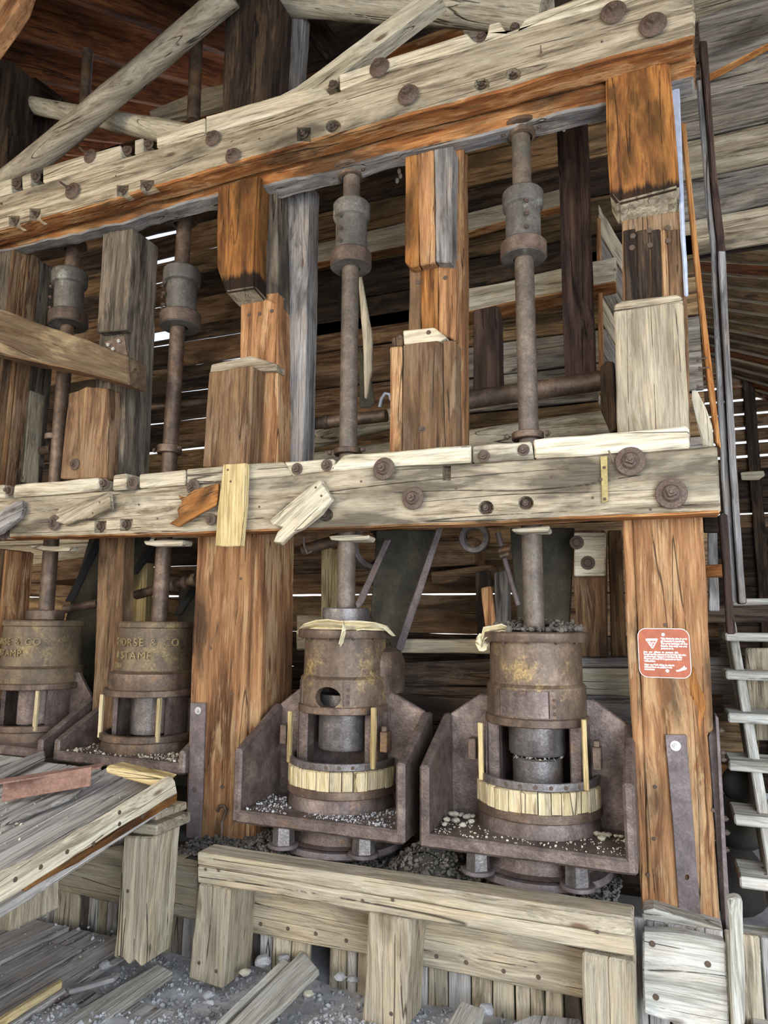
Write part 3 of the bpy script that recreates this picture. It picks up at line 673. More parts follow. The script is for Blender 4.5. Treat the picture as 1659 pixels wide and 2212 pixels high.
# ================================================================== STAMPS
XS = {4: -.523, 3: -1.462, 2: -2.775, 1: -3.668}
YS = 3.2
def Zf(x, y, r): return W(x, y, YS-r).z
YN = {4: 3.2, 3: 3.2, 2: 3.38, 1: 3.38}
def stamp(n, name, label, top, bot, coup, couprad, mat, lugs):
    """moving part: rod through both beams with its clamped tappet"""
    Yn = YN[n]; a, b = W(*top, Yn), W(*bot, Yn)
    t = thing(name, label, 'stamp rod', b, 'stamp rods')
    del t['group']
    tube('rod', [a+(a-b).normalized()*.25, b], .047, mat, t, 28)
    c0, c1 = coup; c = W(c0[0], c0[1], Yn); c2 = W(c1[0], c1[1], Yn); h = (c-c2).length; ax = (c-c2).normalized()
    Mx = Matrix.Translation(c2) @ ax.to_track_quat('Z', 'Y').to_matrix().to_4x4()
    R = .106 if n > 2 else .122; r = .086 if n > 2 else .096; f = h*.24
    bm = lathe_bm([(.05, 0), (.05, -.004), (R, 0), (R+.004, .006), (R+.004, f-.012), (R-.004, f), (r, f+.004), (r, h-f*1.1), (R-.008, h-f), (R-.004, h-f+.01), (R-.004, h-.01), (R-.012, h), (.047, h)], 48)
    k = mesh_obj('tappet', bm, 'grime', Mx, t, 30)
    inst_ring = mesh_obj('tappet_rim', lathe_bm(ringp(.055, R+.007, .002, f*.9), 40), 'bolt', Mx, k, 30)
    for s in lugs:
        for j in range(3):
            z = f+.03+j*(h-2*f-.05)/2
            p = Mx @ V((math.cos(s)*(r+.012), math.sin(s)*(r+.012), z)); nn = (Mx.to_3x3() @ V((math.cos(s), math.sin(s), 0))).normalized()
            inst('clamp_bolt', SNUT, facing(p, .019, nn), k)
    return t
stamp(4, 'stamp_rod', 'rusty rod and collared tappet of the rightmost stamp', (1125, 300), (1154, 1368), ((1129, 418), (1131, 560)), 46, 'stem', [R_(200)])
stamp(3, 'stamp_rod', 'grey brown rod and tappet with side bolts of the stamp right of centre post', (760, 385), (747, 1318), ((760, 443), (758, 580)), 44, 'stem', [R_(-15)])
stamp(2, 'stamp_rod', 'rusty rod and tappet of the stamp under the orange rounded block', (398, 485), (344, 1342), ((394, 585), (389, 708)), 42, 'rust', [R_(-60), R_(-30)])
stamp(1, 'stamp_rod', 'leftmost rusty rod with pale greenish tappet behind the slanting beam', (158, 540), (100, 1318), ((151, 590), (147, 705)), 40, 'rust', [R_(-50)])
# guide collars, wire and clamps on the rods
def collar(px, Y, r, h, label, mat='rust', lug=True):
    p = W(*px, Y); t = lathe('rod_collar', ringp(.046, r, -h/2, h/2), p, mat, None, 32)
    tag(t, label, 'collar')
    if lug:
        for s in (-1, 1): inst('clamp_bolt', SNUT, facing(p+V((s*(r+.01), -.02, 0)), .022, V((s, -.3, 0)).normalized()), t)
    return t
collar((366, 972), 3.38, .075, .05, 'rusty clamp collar on the second rod just above the mid beam')
collar((118, 945), 3.38, .062, .04, 'rusty ring collar low on the leftmost rod', lug=False)
collar((1140, 943), YS, .075, .035, 'dark clamp collar at foot of the rightmost rod above mid beam')
collar((752, 977), YS, .075, .03, 'rusty washer collar on the rod right of the centre post, at the mid beam')
for (x, y), lb in (((1128, 287), 'rightmost'), ((757, 377), 'third'), ((392, 478), 'second'), ((155, 533), 'leftmost')):
    p = W(x, y, YS if x > 500 else 3.38)
    t = lathe('rod_gland', [(.05, -.03), (.066, -.025), (.07, 0), (.10, .005), (.10, .025), (.05, .025)], p, 'rust', None, 24)
    tag(t, 'rusty cast gland under the top beam around the %s stamp rod from the left' % {'rightmost': 'fourth', 'third': 'third', 'second': 'second', 'leftmost': 'first'}[lb], 'gland')
    for s in (-1, 1): inst('clamp_bolt', SNUT, facing(p+V((s*.09, -.03, -.0)), .018, V((0, 0, -1))), t)
for (x, y), lb in (((1147, 1143), 'fourth'), ((752, 1160), 'third'), ((352, 1174), 'second'), ((108, 1183), 'first')):
    t = board('guide_pad', [(x-43, y-4), (x+43, y-6), (x+40, y+5), (x-20, y+7), (x-40, y+4)], YS-.1, .1, 'greypale', None, XD, rough=.01)
    tag(t, 'pale splintered pad under the mid beam at the %s stamp rod from the left' % lb, 'pad')

Z = {k: Zf(*v) for k, v in {
    'fl_top': (1150, 1366, .225), 'fl_bot': (1150, 1387, .225), 'bd_bot': (1150, 1490, .20), 'band_bot': (1155, 1558, .216), 'bf_bot': (1155, 1575, .225),
    'ring_top': (1165, 1694, .262), 'ring_bot': (1165, 1712, .262), 'st_bot': (1165, 1762, .262), 'ib_bot': (1165, 1783, .262), 'bs_bot': (1165, 1797, .255)}.items()}
def extrude_yz(name, pts, x0, x1, mat, parent, bev=.01):
    P = [V((x0, y, z)) for y, z in pts]
    return prism(name, P, XD, x1-x0, mat, parent, YD, rough=.002, bev=bev)
def mortar(n, label, staves=True):
    X = XS[n]; t = thing('stamp_mortar', label, 'stamp mortar', (X, YS, Z['bs_bot']-.2)); L0 = (X, YS, 0)
    z = Z
    hole = []
    if n == 3:
        def f(bm):
            c = W(710, 1507, YS-.2)
            bmesh.ops.create_cone(bm, cap_ends=True, segments=28, radius1=1, radius2=1, depth=.4, matrix=Matrix.Translation(c) @ Matrix.Scale(rpx(30, c), 4, XD) @ Matrix.Scale(rpx(23, c)/1.0, 4, ZD) @ Matrix.Rotation(math.pi/2, 4, 'X'))
        hole = [f]
    lathe('cylinder', [(.17, z['band_bot']), (.216, z['band_bot']), (.217, z['bd_bot']+.004), (.209, z['bd_bot']+.014), (.204, z['bd_bot']+.018), (.201, z['fl_bot']), (.10, z['fl_bot']), (.10, z['fl_bot']-.02), (.17, z['fl_bot']-.03)], L0, 'rustpatch', t, 64, closed=True, holes=hole)
    lathe('top_flange', [(0, z['fl_top']), (.231, z['fl_top']), (.236, z['fl_top']-.006), (.236, z['fl_bot']+.004), (.232, z['fl_bot']-.002), (.19, z['fl_bot']-.002)], L0, 'rust', t, 64)
    lathe('lower_flange', ringp(.17, .226, z['bf_bot'], z['band_bot']+.006), L0, 'rust', t, 64)
    fl = None
    for a in (-150, -120, -88, -55, -25):
        p = V((X+.213*math.cos(R_(a)), YS+.213*math.sin(R_(a)), z['fl_bot'])); inst('flange_bolt', SNUT, facing(p, .011, V((0, 0, -1))), t)
    # riveted cover straps on the band
    def arc(nm, a0, a1, r0, r1, z0, z1, mat, par=t, seg=6): return lathe(nm, [(r0, z0), (r1, z0), (r1, z1), (r0, z1)], L0, mat, par, seg, a0, a1, True)
    sp = [(-67, -60), (-132, -125)] if n == 4 else [(-67, -59), (-140, -132)]
    for a0, a1 in sp:
        s = arc('cover_strap', a0, a1, .214, .225, z['band_bot']+.01, z['bd_bot']-.004, 'rust')
        for j in range(3):
            am = R_((a0+a1)/2+(1.5 if a0 > -100 else -1.5)); zz = z['band_bot']+.03+j*(z['bd_bot']-z['band_bot']-.07)/2
            inst('rivet', NAIL, facing(V((X+.225*math.cos(am), YS+.225*math.sin(am), zz)), .008, V((math.cos(am), math.sin(am), 0))), s)
    if n == 4:
        arc('cover_plate', -124, -68, .215, .221, z['band_bot']+.012, z['bd_bot']-.006, 'pan', seg=14)
        arc('cover_catch', -98, -91, .215, .232, z['bd_bot']-.018, z['bd_bot']-.004, 'rust')
    if n == 3: lathe('rear_lobe', [(0, z['bd_bot']-.07), (.19, z['bd_bot']-.07), (.19, z['fl_bot']-.12), (.17, z['fl_bot']-.07), (.1, z['fl_bot']-.03), (0, z['fl_bot']-.03)], (X+.075, YS+.11, 0), 'rust', t, 48)
    # rear wall of the chamber, open in front
    lathe('chamber_wall', [(.20, z['ring_bot']-.1), (.23, z['ring_bot']-.1), (.225, z['band_bot']), (.19, z['band_bot'])], L0, 'pan', t, 30, -22, 202, True)
    for s in (-1, 1):
        box('chamber_cheek', (X+s*.15 if s > 0 else X-.2, YS-.1, z['ring_bot']-.05), (X+.2 if s > 0 else X-.15, YS-.02, z['bf_bot']+.01), 'pan', t, ZD, rough=.002, bev=.006)
    # shoe and die
    zs0 = Zf(1160, 1638, .13) if n == 4 else Zf(740, 1626, .13)
    lathe('shoe', [(0, zs0), (.118, zs0), (.124, zs0+.012), (.124, z['bf_bot']+.08), (0, z['bf_bot']+.08)], L0, 'iron', t, 48)
    if n == 4:
        lathe('die', solid(.108, z['ring_bot']-.12, Zf(1160, 1642, .11), .008), L0, 'iron', t, 48)
        zz = Zf(1160, 1640, .1)
        bm = bmesh.new()
        for k in range(60):
            a = R_(k*6); r = .09+random.random()*.02; q = V((X+r*math.cos(a), YS+r*math.sin(a), zz+.0))
            vv = [bm.verts.new(q+V((random.uniform(-.012, .012), random.uniform(-.012, .012), random.uniform(-.012, .012)))) for _ in range(3)]; bm.faces.new(vv)
        o = mesh_obj('dust_tuft', bm, 'palestone', None, t); o['kind'] = 'stuff'
    else:
        lathe('die', solid(.108, z['ring_bot']-.12, z['ring_bot']-.04, .008), L0, 'iron', t, 48)
    # splints and wedges beside the opening
    for s in (-1, 1):
        a = V((X+s*.218-.01, YS-.16, z['ring_top']-.03)); b = V((a.x+.021, YS-.14, z['bf_bot']-.0 if s < 0 else z['bf_bot']+.04))
        box('splint', a, b, 'yellow', t, ZD, rough=.005, bev=.003)
        cx = X+s*.262; box('wedge', (cx-.017, YS-.14, z['bf_bot']-.16), (cx+.017, YS-.07, z['bf_bot']-.07), 'rust', t, ZD, rough=.001, bev=.003)
        if s > 0: box('wedge', (cx-.012, YS-.135, z['bf_bot']-.07), (cx+.012, YS-.09, z['bf_bot']-.045), 'rust', t, ZD, rough=.001, bev=.003)
    # hooped tub of staves
    rg = lathe('rim_hoop', [(.245, z['ring_bot']), (.258, z['ring_bot']), (.262, z['ring_bot']+.003), (.262, z['ring_top']), (.245, z['ring_top'])], L0, 'iron', t, 64, closed=True)
    for k in range(12):
        am = R_(-165+k*13.6); inst('rivet', NAIL, facing(V((X+.262*math.cos(am), YS+.262*math.sin(am), (z['ring_top']+z['ring_bot'])/2)), .0085, V((math.cos(am), math.sin(am), 0))), rg)
    a = 180.0
    while a < 358:
        wd = random.uniform(9, 15); st = lathe('stave', [(.222, z['st_bot']-.01), (.258, z['st_bot']-.01), (.262+random.uniform(0, .006), z['st_bot']), (.264+random.uniform(-.003, .004), z['ring_bot']-.004-random.random()*.006), (.255, z['ring_bot']-.002), (.222, z['ring_bot']-.002)], L0, 'stave', t, 4, a+.45, min(a+wd-.45, 359), True, 30, upright=True)
        a += wd
    lathe('lower_hoop', ringp(.24, .268, z['ib_bot'], z['st_bot']+.003), L0, 'rust', t, 64)
    lathe('tub_base', [(.2, z['bs_bot']-.04), (.262, z['bs_bot']-.04), (.258, z['bs_bot']), (.248, z['ib_bot']), (.2, z['ib_bot'])], L0, 'pan', t, 64)
    return t
mortar(4, 'iron stamp mortar with closed riveted band and wooden hooped tub, beside the right post')
mortar(3, 'iron stamp mortar with oval hole in its band and a strip of canvas on top')
# rear lobe of the third mortar's casting and lid boss
t3 = lathe('lid_boss', solid(rpx(51, W(745, 1330, YS)), Zf(745, 1366, .14), Zf(745, 1312, .14)), (XS[3], YS, 0), 'iron'); tag(t3, 'short iron drum around the third rod on top of the holed mortar', 'boss')

def pan(X0, X1, label, zt_front, zt_back, zsh, xs0, xs1, yf=2.85, yb=3.215, z0=None):
    z0 = z0 or W(905, 1800, 2.85).z
    t = thing('iron_pan', label, 'pan', ((X0+X1)/2, yf, z0-.05)); zb = z0-.055
    box('bottom_plate', (X0+.02, yf, zb), (X1-.02, yb+.09, z0), 'pan', t, XD, rough=.003, bev=.01)
    for s, x0 in ((0, X0), (1, X1-.042)):
        extrude_yz('side_wall', [(yf, zb), (yf, zt_front), (yb-.015, zt_back), (yb+.035, zt_back), (yb+.035, zb)], x0, x0+.042, 'pan', t)
    P = [V((X0+.03, yb, zb+.02)), V((X0+.03, yb, zt_back)), V((xs0, yb, zsh)), V((xs1, yb, zsh)), V((X1-.03, yb, zt_back)), V((X1-.03, yb, zb+.02))]
    c = (xs0+xs1)/2
    def f(bm): bmesh.ops.create_cube(bm, size=1, matrix=Matrix.Translation((c, yb, zb+.33+(.0 if yf < 3 else -.03))) @ Matrix.Diagonal((.36, .3, .42, 1)))
    prism('back_plate', P, YD, .03, 'pan', t, XD, rough=.002, bev=.006, holes=[f])
    return t
zfr = W(905, 1655, 2.85).z; zbk = W(983, 1543, 3.2).z; zsh = W(1052, 1500, 3.2).z
pan(W(905, 1700, 2.85).x, W(1373, 1760, 2.85).x, 'wide iron pan around the rightmost tub with pale pebbles heaped in both corners', zfr, zbk, zsh, XS[4]-.26, XS[4]+.24)
pan(W(502, 1700, 2.85).x, W(874, 1740, 2.85).x, 'wide iron pan around the tub of the holed mortar, against the centre post', zfr, zbk, zsh, XS[3]-.24, XS[3]+.22)
zp2 = W(395, 1650, 3.05).z
pan(W(112, 1640, 3.05).x, -2.285, 'dusty iron pan under the lettered mortar left of the centre post', W(112, 1598, 3.05).z, W(225, 1512, 3.45).z, W(250, 1495, 3.45).z, XS[2]-.27, XS[2]+.27, 3.05, 3.42, zp2)
pan(-3.965, W(92, 1600, 3.05).x, 'iron pan under the leftmost mortar, cut by the picture edge', W(92, 1600, 3.05).z, W(222, 1506, 3.45).z, W(160, 1450, 3.45).z, XS[1]-.24, XS[1]+.27, 3.05, 3.42, zp2)

# lettered mortars on the left
YL = 3.38
def ZL(x, y, r): return W(x, y, YL-r).z
zz = {k: ZL(*v) for k, v in {'rim_t': (340, 1343, .2), 'rim_b': (340, 1358, .2), 'bd_b': (340, 1456, .2), 'bn_b': (335, 1496, .24), 'fl_b': (330, 1511, .26), 'rg_t': (300, 1594, .26), 'rg_b': (300, 1610, .26), 'tb_b': (300, 1640, .26)}.items()}
for n, lb in ((2, 'bulky iron mortar with raised lettering left of the centre post'), (1, 'bulky rusty mortar with worn lettering at the left picture edge')):
    X = XS[n]; t = thing('lettered_mortar', lb, 'stamp mortar', (X, YL, zz['tb_b'])); L0 = (X, YL, 0); s = 1 if n == 2 else 1.0
    rb = .21 if n == 2 else .234
    lathe('body', [(0, zz['rim_t']), (rb, zz['rim_t']), (rb+.008, zz['rim_t']-.008), (rb+.006, zz['rim_b']+.005), (rb-.004, zz['rim_b']), (rb-.004, zz['bd_b']+.06), (rb+.004, zz['bd_b']+.01), (rb+.03, zz['bd_b'])], L0, 'cast', t, 64)
    lathe('lower_band', [(.12, zz['bd_b']+.005), (rb+.022, zz['bd_b']+.004), (.25, zz['bd_b']-.006), (.254, (zz['bd_b']+zz['bn_b'])/2), (.25, zz['bn_b']), (.12, zz['bn_b'])], L0, 'rust' if n == 2 else 'cast', t, 64)
    lathe('flange_ring', ringp(.12, .275, zz['fl_b'], zz['bn_b']+.002), L0, 'rust', t, 64)
    lathe('shoe', solid(.115, zz['rg_t']-.02, zz['fl_b']+.02), L0, 'iron', t, 40)
    lathe('chamber_wall', [(.2, zz['rg_b']), (.225, zz['rg_b']), (.225, zz['fl_b']), (.2, zz['fl_b'])], L0, 'pan', t, 30, -30, 205, True)
    for sx_ in (-1, 1): box('splint', (X+sx_*.2-.012, YL-.2, zz['rg_t']-.03), (X+sx_*.2+.012, YL-.18, zz['fl_b']), 'stave', t, ZD, rough=.004, bev=.003)
    lathe('rim_hoop', ringp(.25, .281, zz['rg_b'], zz['rg_t']), L0, 'rust', t, 64)
    lathe('tub_wall', [(.235, zz['rg_b']), (.265, zz['rg_b']), (.271, zz['rg_b']-.03), (.265, zz['tb_b']), (.277, zz['tb_b']-.01), (.22, zz['tb_b']-.01)], L0, 'rust', t, 64)
    if n == 1: lathe('lid_boss', solid(.115, zz['rim_t'], zz['rim_t']+.065), L0, 'rust', t, 40)
    # raised letters bent round the casting
    def letters(txt, size, z, a_left, r):
        xo = 0
        for ch in txt:
            if ch == ' ': xo += size*.42; continue
            cu = bpy.data.curves.new('letter', 'FONT'); cu.body = ch; cu.size = size; cu.extrude = .005
            to = bpy.data.objects.new('tmp_text', cu); COL.objects.link(to); bpy.context.view_layer.update()
            dg = bpy.context.evaluated_depsgraph_get(); me = bpy.data.meshes.new_from_object(to.evaluated_get(dg), depsgraph=dg)
            bpy.data.objects.remove(to); wch = max(v.co.x for v in me.vertices)
            for v in me.vertices:
                a = R_(a_left)+(v.co.x+xo)/r; rr = r+v.co.z
                v.co = (X+rr*math.cos(a), YL+rr*math.sin(a), z+v.co.y)
            xo += wch+size*.13
            me.materials.clear(); me.materials.append(M['letter']); me.name = 'letter'
            put(bpy.data.objects.new('raised_letter', me), Matrix.Identity(4), t)
    if n == 2:
        letters("RS' MORSE & CO", .060, ZL(335, 1391, .2)-.014, -158, rb+.002)
        letters('SEN  STAMP', .060, ZL(335, 1418, .2)-.018, -157, rb+.002)
        letters('N  2984', .042, ZL(335, 1440, .2)-.016, -152, rb+.003)
    else:
        letters("S' MORSE & CO", .056, ZL(95, 1383, .2)-.03, -155, rb+.002)
        letters('SEN STAMP', .056, ZL(95, 1408, .2)-.03, -150, rb+.002)
# a curved sheet hanging in front of the leftmost shoe and beside the second
def curved(name, label, X, r, a0, a1, z0, z1, mat='pan'):
    return tag(lathe(name, [(r, z0), (r+.008, z0), (r+.008, z1), (r, z1)], (X, YL, 0), mat, None, 20, a0, a1, True), label, 'sheet')
curved('curved_sheet', 'curved rusty sheet guard under the flange of the leftmost mortar', XS[1], .17, -80, 10, zz['rg_t']+.0, zz['fl_b'])
curved('curved_sheet', 'curved rusty sheet guard right of the shoe under the lettered mortar', XS[2], .16, -50, 20, zz['rg_t']-.0, zz['fl_b'])

# pedestals under the pans with foundation bolts
for n, lb in ((4, 'iron pedestal and foot ring under the rightmost pan'), (3, 'iron pedestal stained with blue grey paste under the third pan')):
    X = XS[n]; zb = W(1230, 1925, 2.93).z; zt = W(905, 1800, 2.85).z-.057
    t = thing('iron_pedestal', lb, 'pedestal', (X, YS, zb)); t_ = t
    lathe('drum', [(0, zt), (.24, zt), (.235, zt-.05), (.238, zb+.05), (.25, zb+.03), (.28, zb+.022), (0, zb+.02)], (X, YS, 0), 'pan', t, 56)
    lathe('foot_ring', [(0, zb-.02), (.29, zb-.02), (.30, zb-.01), (.29, zb+.012), (.2, zb+.014)], (X, YS, 0), 'strap', t, 56)
    fb = {4: ((1033, 1870), (1248, 1905)), 3: ((612, 1815), (785, 1835))}[n]
    for (x, y) in fb:
        p = WZ(x, y+14, zb+.012)
        b = thing('foundation_bolt', 'hex nut foundation bolt at the %s foot of the %s pedestal' % ('left' if x in (1033, 612) else 'right', 'rightmost' if n == 4 else 'third'), 'bolt', p)
        mesh_obj('washer', lathe_bm(solid(.068, 0, .016, .003), 28), 'strap', Matrix.Translation(p), b, 35)
        mesh_obj('nut', hexbm(.05, .016, .115), 'iron', Matrix.Translation(p), b)
        mesh_obj('stud', lathe_bm(solid(.023, .11, .145, .003), 16), 'rust', Matrix.Translation(p), b, 35)

# canvas scraps
def scrap(name, label, pts, Yf, t=.006, mat='canvas'):
    """crumpled cloth: ribbon through (px, half width) points"""
    bm = bmesh.new(); rows_ = []
    for x, y, hw, dy in pts:
        c = W(x, y, Yf+dy); k = rpx(1, c); ring = []
        for j in range(5):
            o = (j/4-.5)*2
            ring.append(bm.verts.new(c+V((random.uniform(-2, 2)*k, random.uniform(-.012, .012)+(.012 if j % 2 else -.012), hw*o*k+random.uniform(-2, 2)*k))))
        rows_.append(ring)
    for a, b in zip(rows_[:-1], rows_[1:]):
        for j in range(4): bm.faces.new((a[j], a[j+1], b[j+1], b[j]))
    bmesh.ops.subdivide_edges(bm, edges=bm.edges, cuts=1, use_grid_fill=True, smooth=.3, fractal=.08)
    o = mesh_obj(name, bm, mat, None, None, 60); md = o.modifiers.new('thickness', 'SOLIDIFY'); md.thickness = t*.4
    return tag(o, label, 'cloth')
scrap('torn_canvas', 'torn cream canvas wrapped around the lid of the holed mortar', [(643, 1366, 4, .05), (658, 1356, 9, -.02), (680, 1349, 11, -.06), (710, 1349, 12, -.09), (735, 1352, 10, -.1), (760, 1353, 11, -.1), (785, 1352, 10, -.08), (810, 1352, 9, -.05), (832, 1356, 7, 0), (850, 1372, 3, .04)], YS-.08)
scrap('torn_canvas', 'canvas tail hanging down the front of the holed mortar', [(742, 1352, 10, 0), (745, 1362, 8, -.01), (741, 1378, 6, -.01), (737, 1395, 2, 0)], YS-.24)
scrap('torn_canvas', 'ragged canvas scrap over the left rim of the rightmost mortar', [(1105, 1360, 3, -.02), (1085, 1356, 6, -.03), (1062, 1360, 8, -.02), (1048, 1368, 12, 0), (1042, 1380, 16, .01)], YS-.12)
scrap('torn_canvas', 'canvas rag hanging down beside the left rim of the rightmost mortar', [(1028, 1384, 6, 0), (1036, 1386, 18, -.01), (1044, 1388, 20, 0), (1052, 1392, 12, .01)], YS-.1)

# ================================================================== LOWER FRONT: rail, legs, boards
YR = 2.70
rl = thing('front_rail', 'thick pale double timber rail across the front below the stamps', 'rail', W(425, 1905, YR))
board('upper_timber', [(425, 1841), (1367, 1983), (1368, 2027), (900, 1950), (426, 1870)], YR, .125, 'tan', rl, W(1367, 1982, YR)-W(425, 1841, YR), rough=.003, bev=.007)
board('lower_timber', [(426, 1871), (900, 1951), (1368, 2028), (1370, 2066), (900, 1986), (427, 1905)], YR+.002, .12, 'tan', rl, W(1367, 1982, YR)-W(425, 1841, YR), rough=.004, bev=.005)
nails(rl, [(444, 1878), (472, 1880), (848, 1944), (783, 1946), (1290, 2013)], YR-.001, .007)
def leg(label, px, Y, d, mat='tan'):
    o = tboard('rail_leg', px, Y, d, mat, label, 'post', ZD, rough=.006, bev=.008); return o
l1 = leg('squat timber leg under the left end of the front rail, cracked lengthwise', [(428, 1907), (498, 1921), (481, 2140), (405, 2114)], YR+.012, .22)
l2 = leg('middle timber leg under the front rail with orange flecks', [(795, 1970), (887, 1987), (874, 2240), (780, 2235)], YR+.012, .2)
l3 = leg('right timber leg under the front rail, cut by the bottom edge', [(1258, 2058), (1372, 2079), (1376, 2290), (1262, 2290)], YR+.012, .2)
l4 = leg('tall timber leg with rotted foot carrying the sloping deck', [(268, 1806), (330, 1809), (304, 2090), (285, 2070), (276, 2086), (262, 2070), (244, 2072)], 2.62, .2)
l5 = leg('timber leg at the left picture edge under the sloping deck', [(-60, 1940), (26, 1934), (22, 2012), (-60, 2020)], 2.3, .25)
for o, Y, pts in ((l1, YR+.011, [(430, 2080), (467, 2098)]), (l2, YR+.011, [(845, 2190)]), (l4, 2.619, [(276, 1925)]), (l5, 2.299, [(5, 1975)])): nails(o, pts, Y, .008)
tboard('cap_block', [(285, 1778), (338, 1783), (338, 1806), (284, 1800)], 2.6, .24, 'tan', 'upper pair block lying on top of the rotted leg', 'block', XD)
tboard('cap_block', [(300, 1752), (338, 1757), (338, 1776), (298, 1773)], 2.66, .22, 'tan', 'small weathered block wedged beneath the edge board', 'block', XD)
# retaining boards and staves
bd = tboard('retaining_board', [(88, 1868), (256, 1826), (425, 1850), (425, 1990), (356, 1976), (250, 1952), (88, 1914)], 2.93, .05, 'tan', 'wide tan retaining board left of the front rail behind the tall leg', 'board', XD)
bd2 = tboard('retaining_board', [(520, 1880), (900, 1935), (1262, 2010), (1262, 2158), (921, 2093), (790, 2064), (542, 2016), (520, 2011)], 2.93, .05, 'tan', 'wide tan retaining board behind the front rail with four nail heads', 'board', XD)
nails(bd2, [(563, 1996), (622, 2006), (682, 2017), (748, 2032), (943, 2066), (1007, 2079), (1088, 2098), (1163, 2111)], 2.929, .009); nails(bd, [(375, 1955)], 2.929, .009)
rw = struct('wall_retaining', (-1.7, 3.0, 0))
x = -4.6
while x < .55:
    wd = random.uniform(.045, .1); zt_ = W(1230, 1950, 2.99).z-.02
    if random.random() > .05: box('stave_plank', (x, 2.99+random.uniform(-.006, .006), -.05), (x+wd-.007, 3.02, zt_), random.choice(['tan', 'deck', 'tan', 'grey', 'darkgrey']), rw, ZD, rough=.004, bev=.004)
    x += wd
tboard('pale_board', [(1387, 2012), (1480, 2020), (1567, 2038), (1577, 2215), (1578, 2250), (1390, 2190), (1389, 2100)], 2.84, .06, 'stair', 'whitish nailed board at the foot of the right post', 'board', XD)
nails(bpy.data.objects['pale_board'], [(1409, 2039), (1529, 2083), (1417, 2154)], 2.839, .011)
tboard('sill_block', [(1386, 1968), (1410, 1964), (1562, 2008), (1565, 2045), (1388, 2015)], 3.0, .3, 'stair', 'pale end of the sill timber under the right post', 'block', XD)

# straps, hooks, notice
def strap(label, px, Y, bolts, holes=()):
    o = tboard('iron_strap', px, Y, .012, 'strap', label, 'strap', ZD, rough=.001, bev=.002, holes=[pocket(x, y, 5, 6, Y, .03, 10) for x, y in holes] or None)
    for x, y, r, ch in bolts:
        wb = inst('washer', SWASH, facing(W(x, y, Y), rpx(r, W(x, y, Y))), o)
        b = inst('bolt_head', SNUT, facing(W(x, y, Y)-V((0, .001, 0)), rpx(r*.75, W(x, y, Y))), wb)
        if ch:
            for q in (wb, b): q.data = q.data.copy(); q.data.materials.clear(); q.data.materials.append(M['chrome'])
    return o
strap('long flat iron strap down the face of the right post', [(1437, 1587), (1482, 1587), (1500, 1800), (1517, 2022), (1470, 2018), (1455, 1800)], YP-.013, [(1459, 1611, 11, True)], [(1484, 1895)])
strap('iron strap down the left edge of the wide centre post', [(411, 1518), (444, 1518), (438, 1700), (431, 1842), (401, 1838), (407, 1700)], YP-.013, [(428, 1535, 8, True), (420, 1706, 6, False)])
an = thing('angle_iron', 'purplish iron channel bolted on the right flank of the right post', 'strap', W(1570, 2200, 3.1))
board('web', [(1530, 1592), (1545, 1545), (1552, 1700), (1570, 2010), (1600, 2260), (1578, 2260), (1560, 2010), (1546, 1800)], 3.13, .012, 'strap', an, ZD, rough=.001, bev=.002)
board('flange', [(1545, 1545), (1552, 1550), (1573, 1900), (1580, 2010), (1600, 2260), (1592, 2260), (1568, 2010)], 3.09, .1, 'strap', an, ZD, rough=.001, bev=.002)
for y, x in ((1578, 1557), (1625, 1560), (1640, 1562), (1768, 1566), (1798, 1569), (1835, 1568)): inst('nut', SNUT, facing(W(x-3, y, 3.13), .016, V((1, -.2, 0)).normalized()), an)
hk = [W(470, 1752, 3.07), W(474, 1742, 3.06), W(484, 1741, 3.06), W(489, 1750, 3.07), W(484, 1764, 3.07), W(480, 1775, 3.07), W(478, 1820, 3.07)]
tag(tube('eye_hook', hk, .009, 'rust', None, 10), 'rusty iron hook hanging on the centre post above the rail end', 'hook')

# notice
def text_obj(txt, size, x, z, width, parent, spacing=1, mat='white', Y=0):
    cu = bpy.data.curves.new('print', 'FONT'); cu.body = txt; cu.size = size; cu.align_x = 'LEFT'; cu.offset = .0006; cu.space_line = .95
    if width:
        cu.text_boxes[0].width = width; cu.align_x = 'JUSTIFY'
    to = bpy.data.objects.new('tmp_text', cu); COL.objects.link(to); bpy.context.view_layer.update()
    dg = bpy.context.evaluated_depsgraph_get(); me = bpy.data.meshes.new_from_object(to.evaluated_get(dg), depsgraph=dg); bpy.data.objects.remove(to)
    me.materials.clear(); me.materials.append(M[mat]); me.name = 'print'
    Mx = MW[parent.name] @ Matrix.Translation((x, z, .0045))
    return put(bpy.data.objects.new('lettering', me), Mx, parent)
tl, tr, bl, br = [W(x, y, YP-.004) for x, y in ((1377, 1358), (1489, 1358), (1382, 1465), (1494, 1465))]
wS = (tr-tl).length; hS = (tl.z-bl.z+tr.z-br.z)/2
sc = (tl+br)/2; Ms = Matrix.Translation(sc) @ Matrix((XD, ZD, -YD)).transposed().to_4x4()
def rrect(bm, w_, h_, r, z):
    vs = []
    for cx, cy, a0 in ((w_/2-r, h_/2-r, 0), (-w_/2+r, h_/2-r, 90), (-w_/2+r, -h_/2+r, 180), (w_/2-r, -h_/2+r, 270)):
        for k in range(7): a = R_(a0+k*15); vs.append(bm.verts.new((cx+r*math.cos(a), cy+r*math.sin(a), z)))
    return vs
def rplate(w_, h_, r, z0, z1):
    bm = bmesh.new(); a = rrect(bm, w_, h_, r, z0); b = rrect(bm, w_, h_, r, z1); bm.faces.new(a[::-1]); bm.faces.new(b)
    for i in range(len(a)): j = (i+1) % len(a); bm.faces.new((a[i], a[j], b[j], b[i]))
    bmesh.ops.recalc_face_normals(bm, faces=bm.faces); return bm
sg = mesh_obj('notice_plate', rplate(wS, hS, wS*.17, 0, .003), 'white', Ms, None)
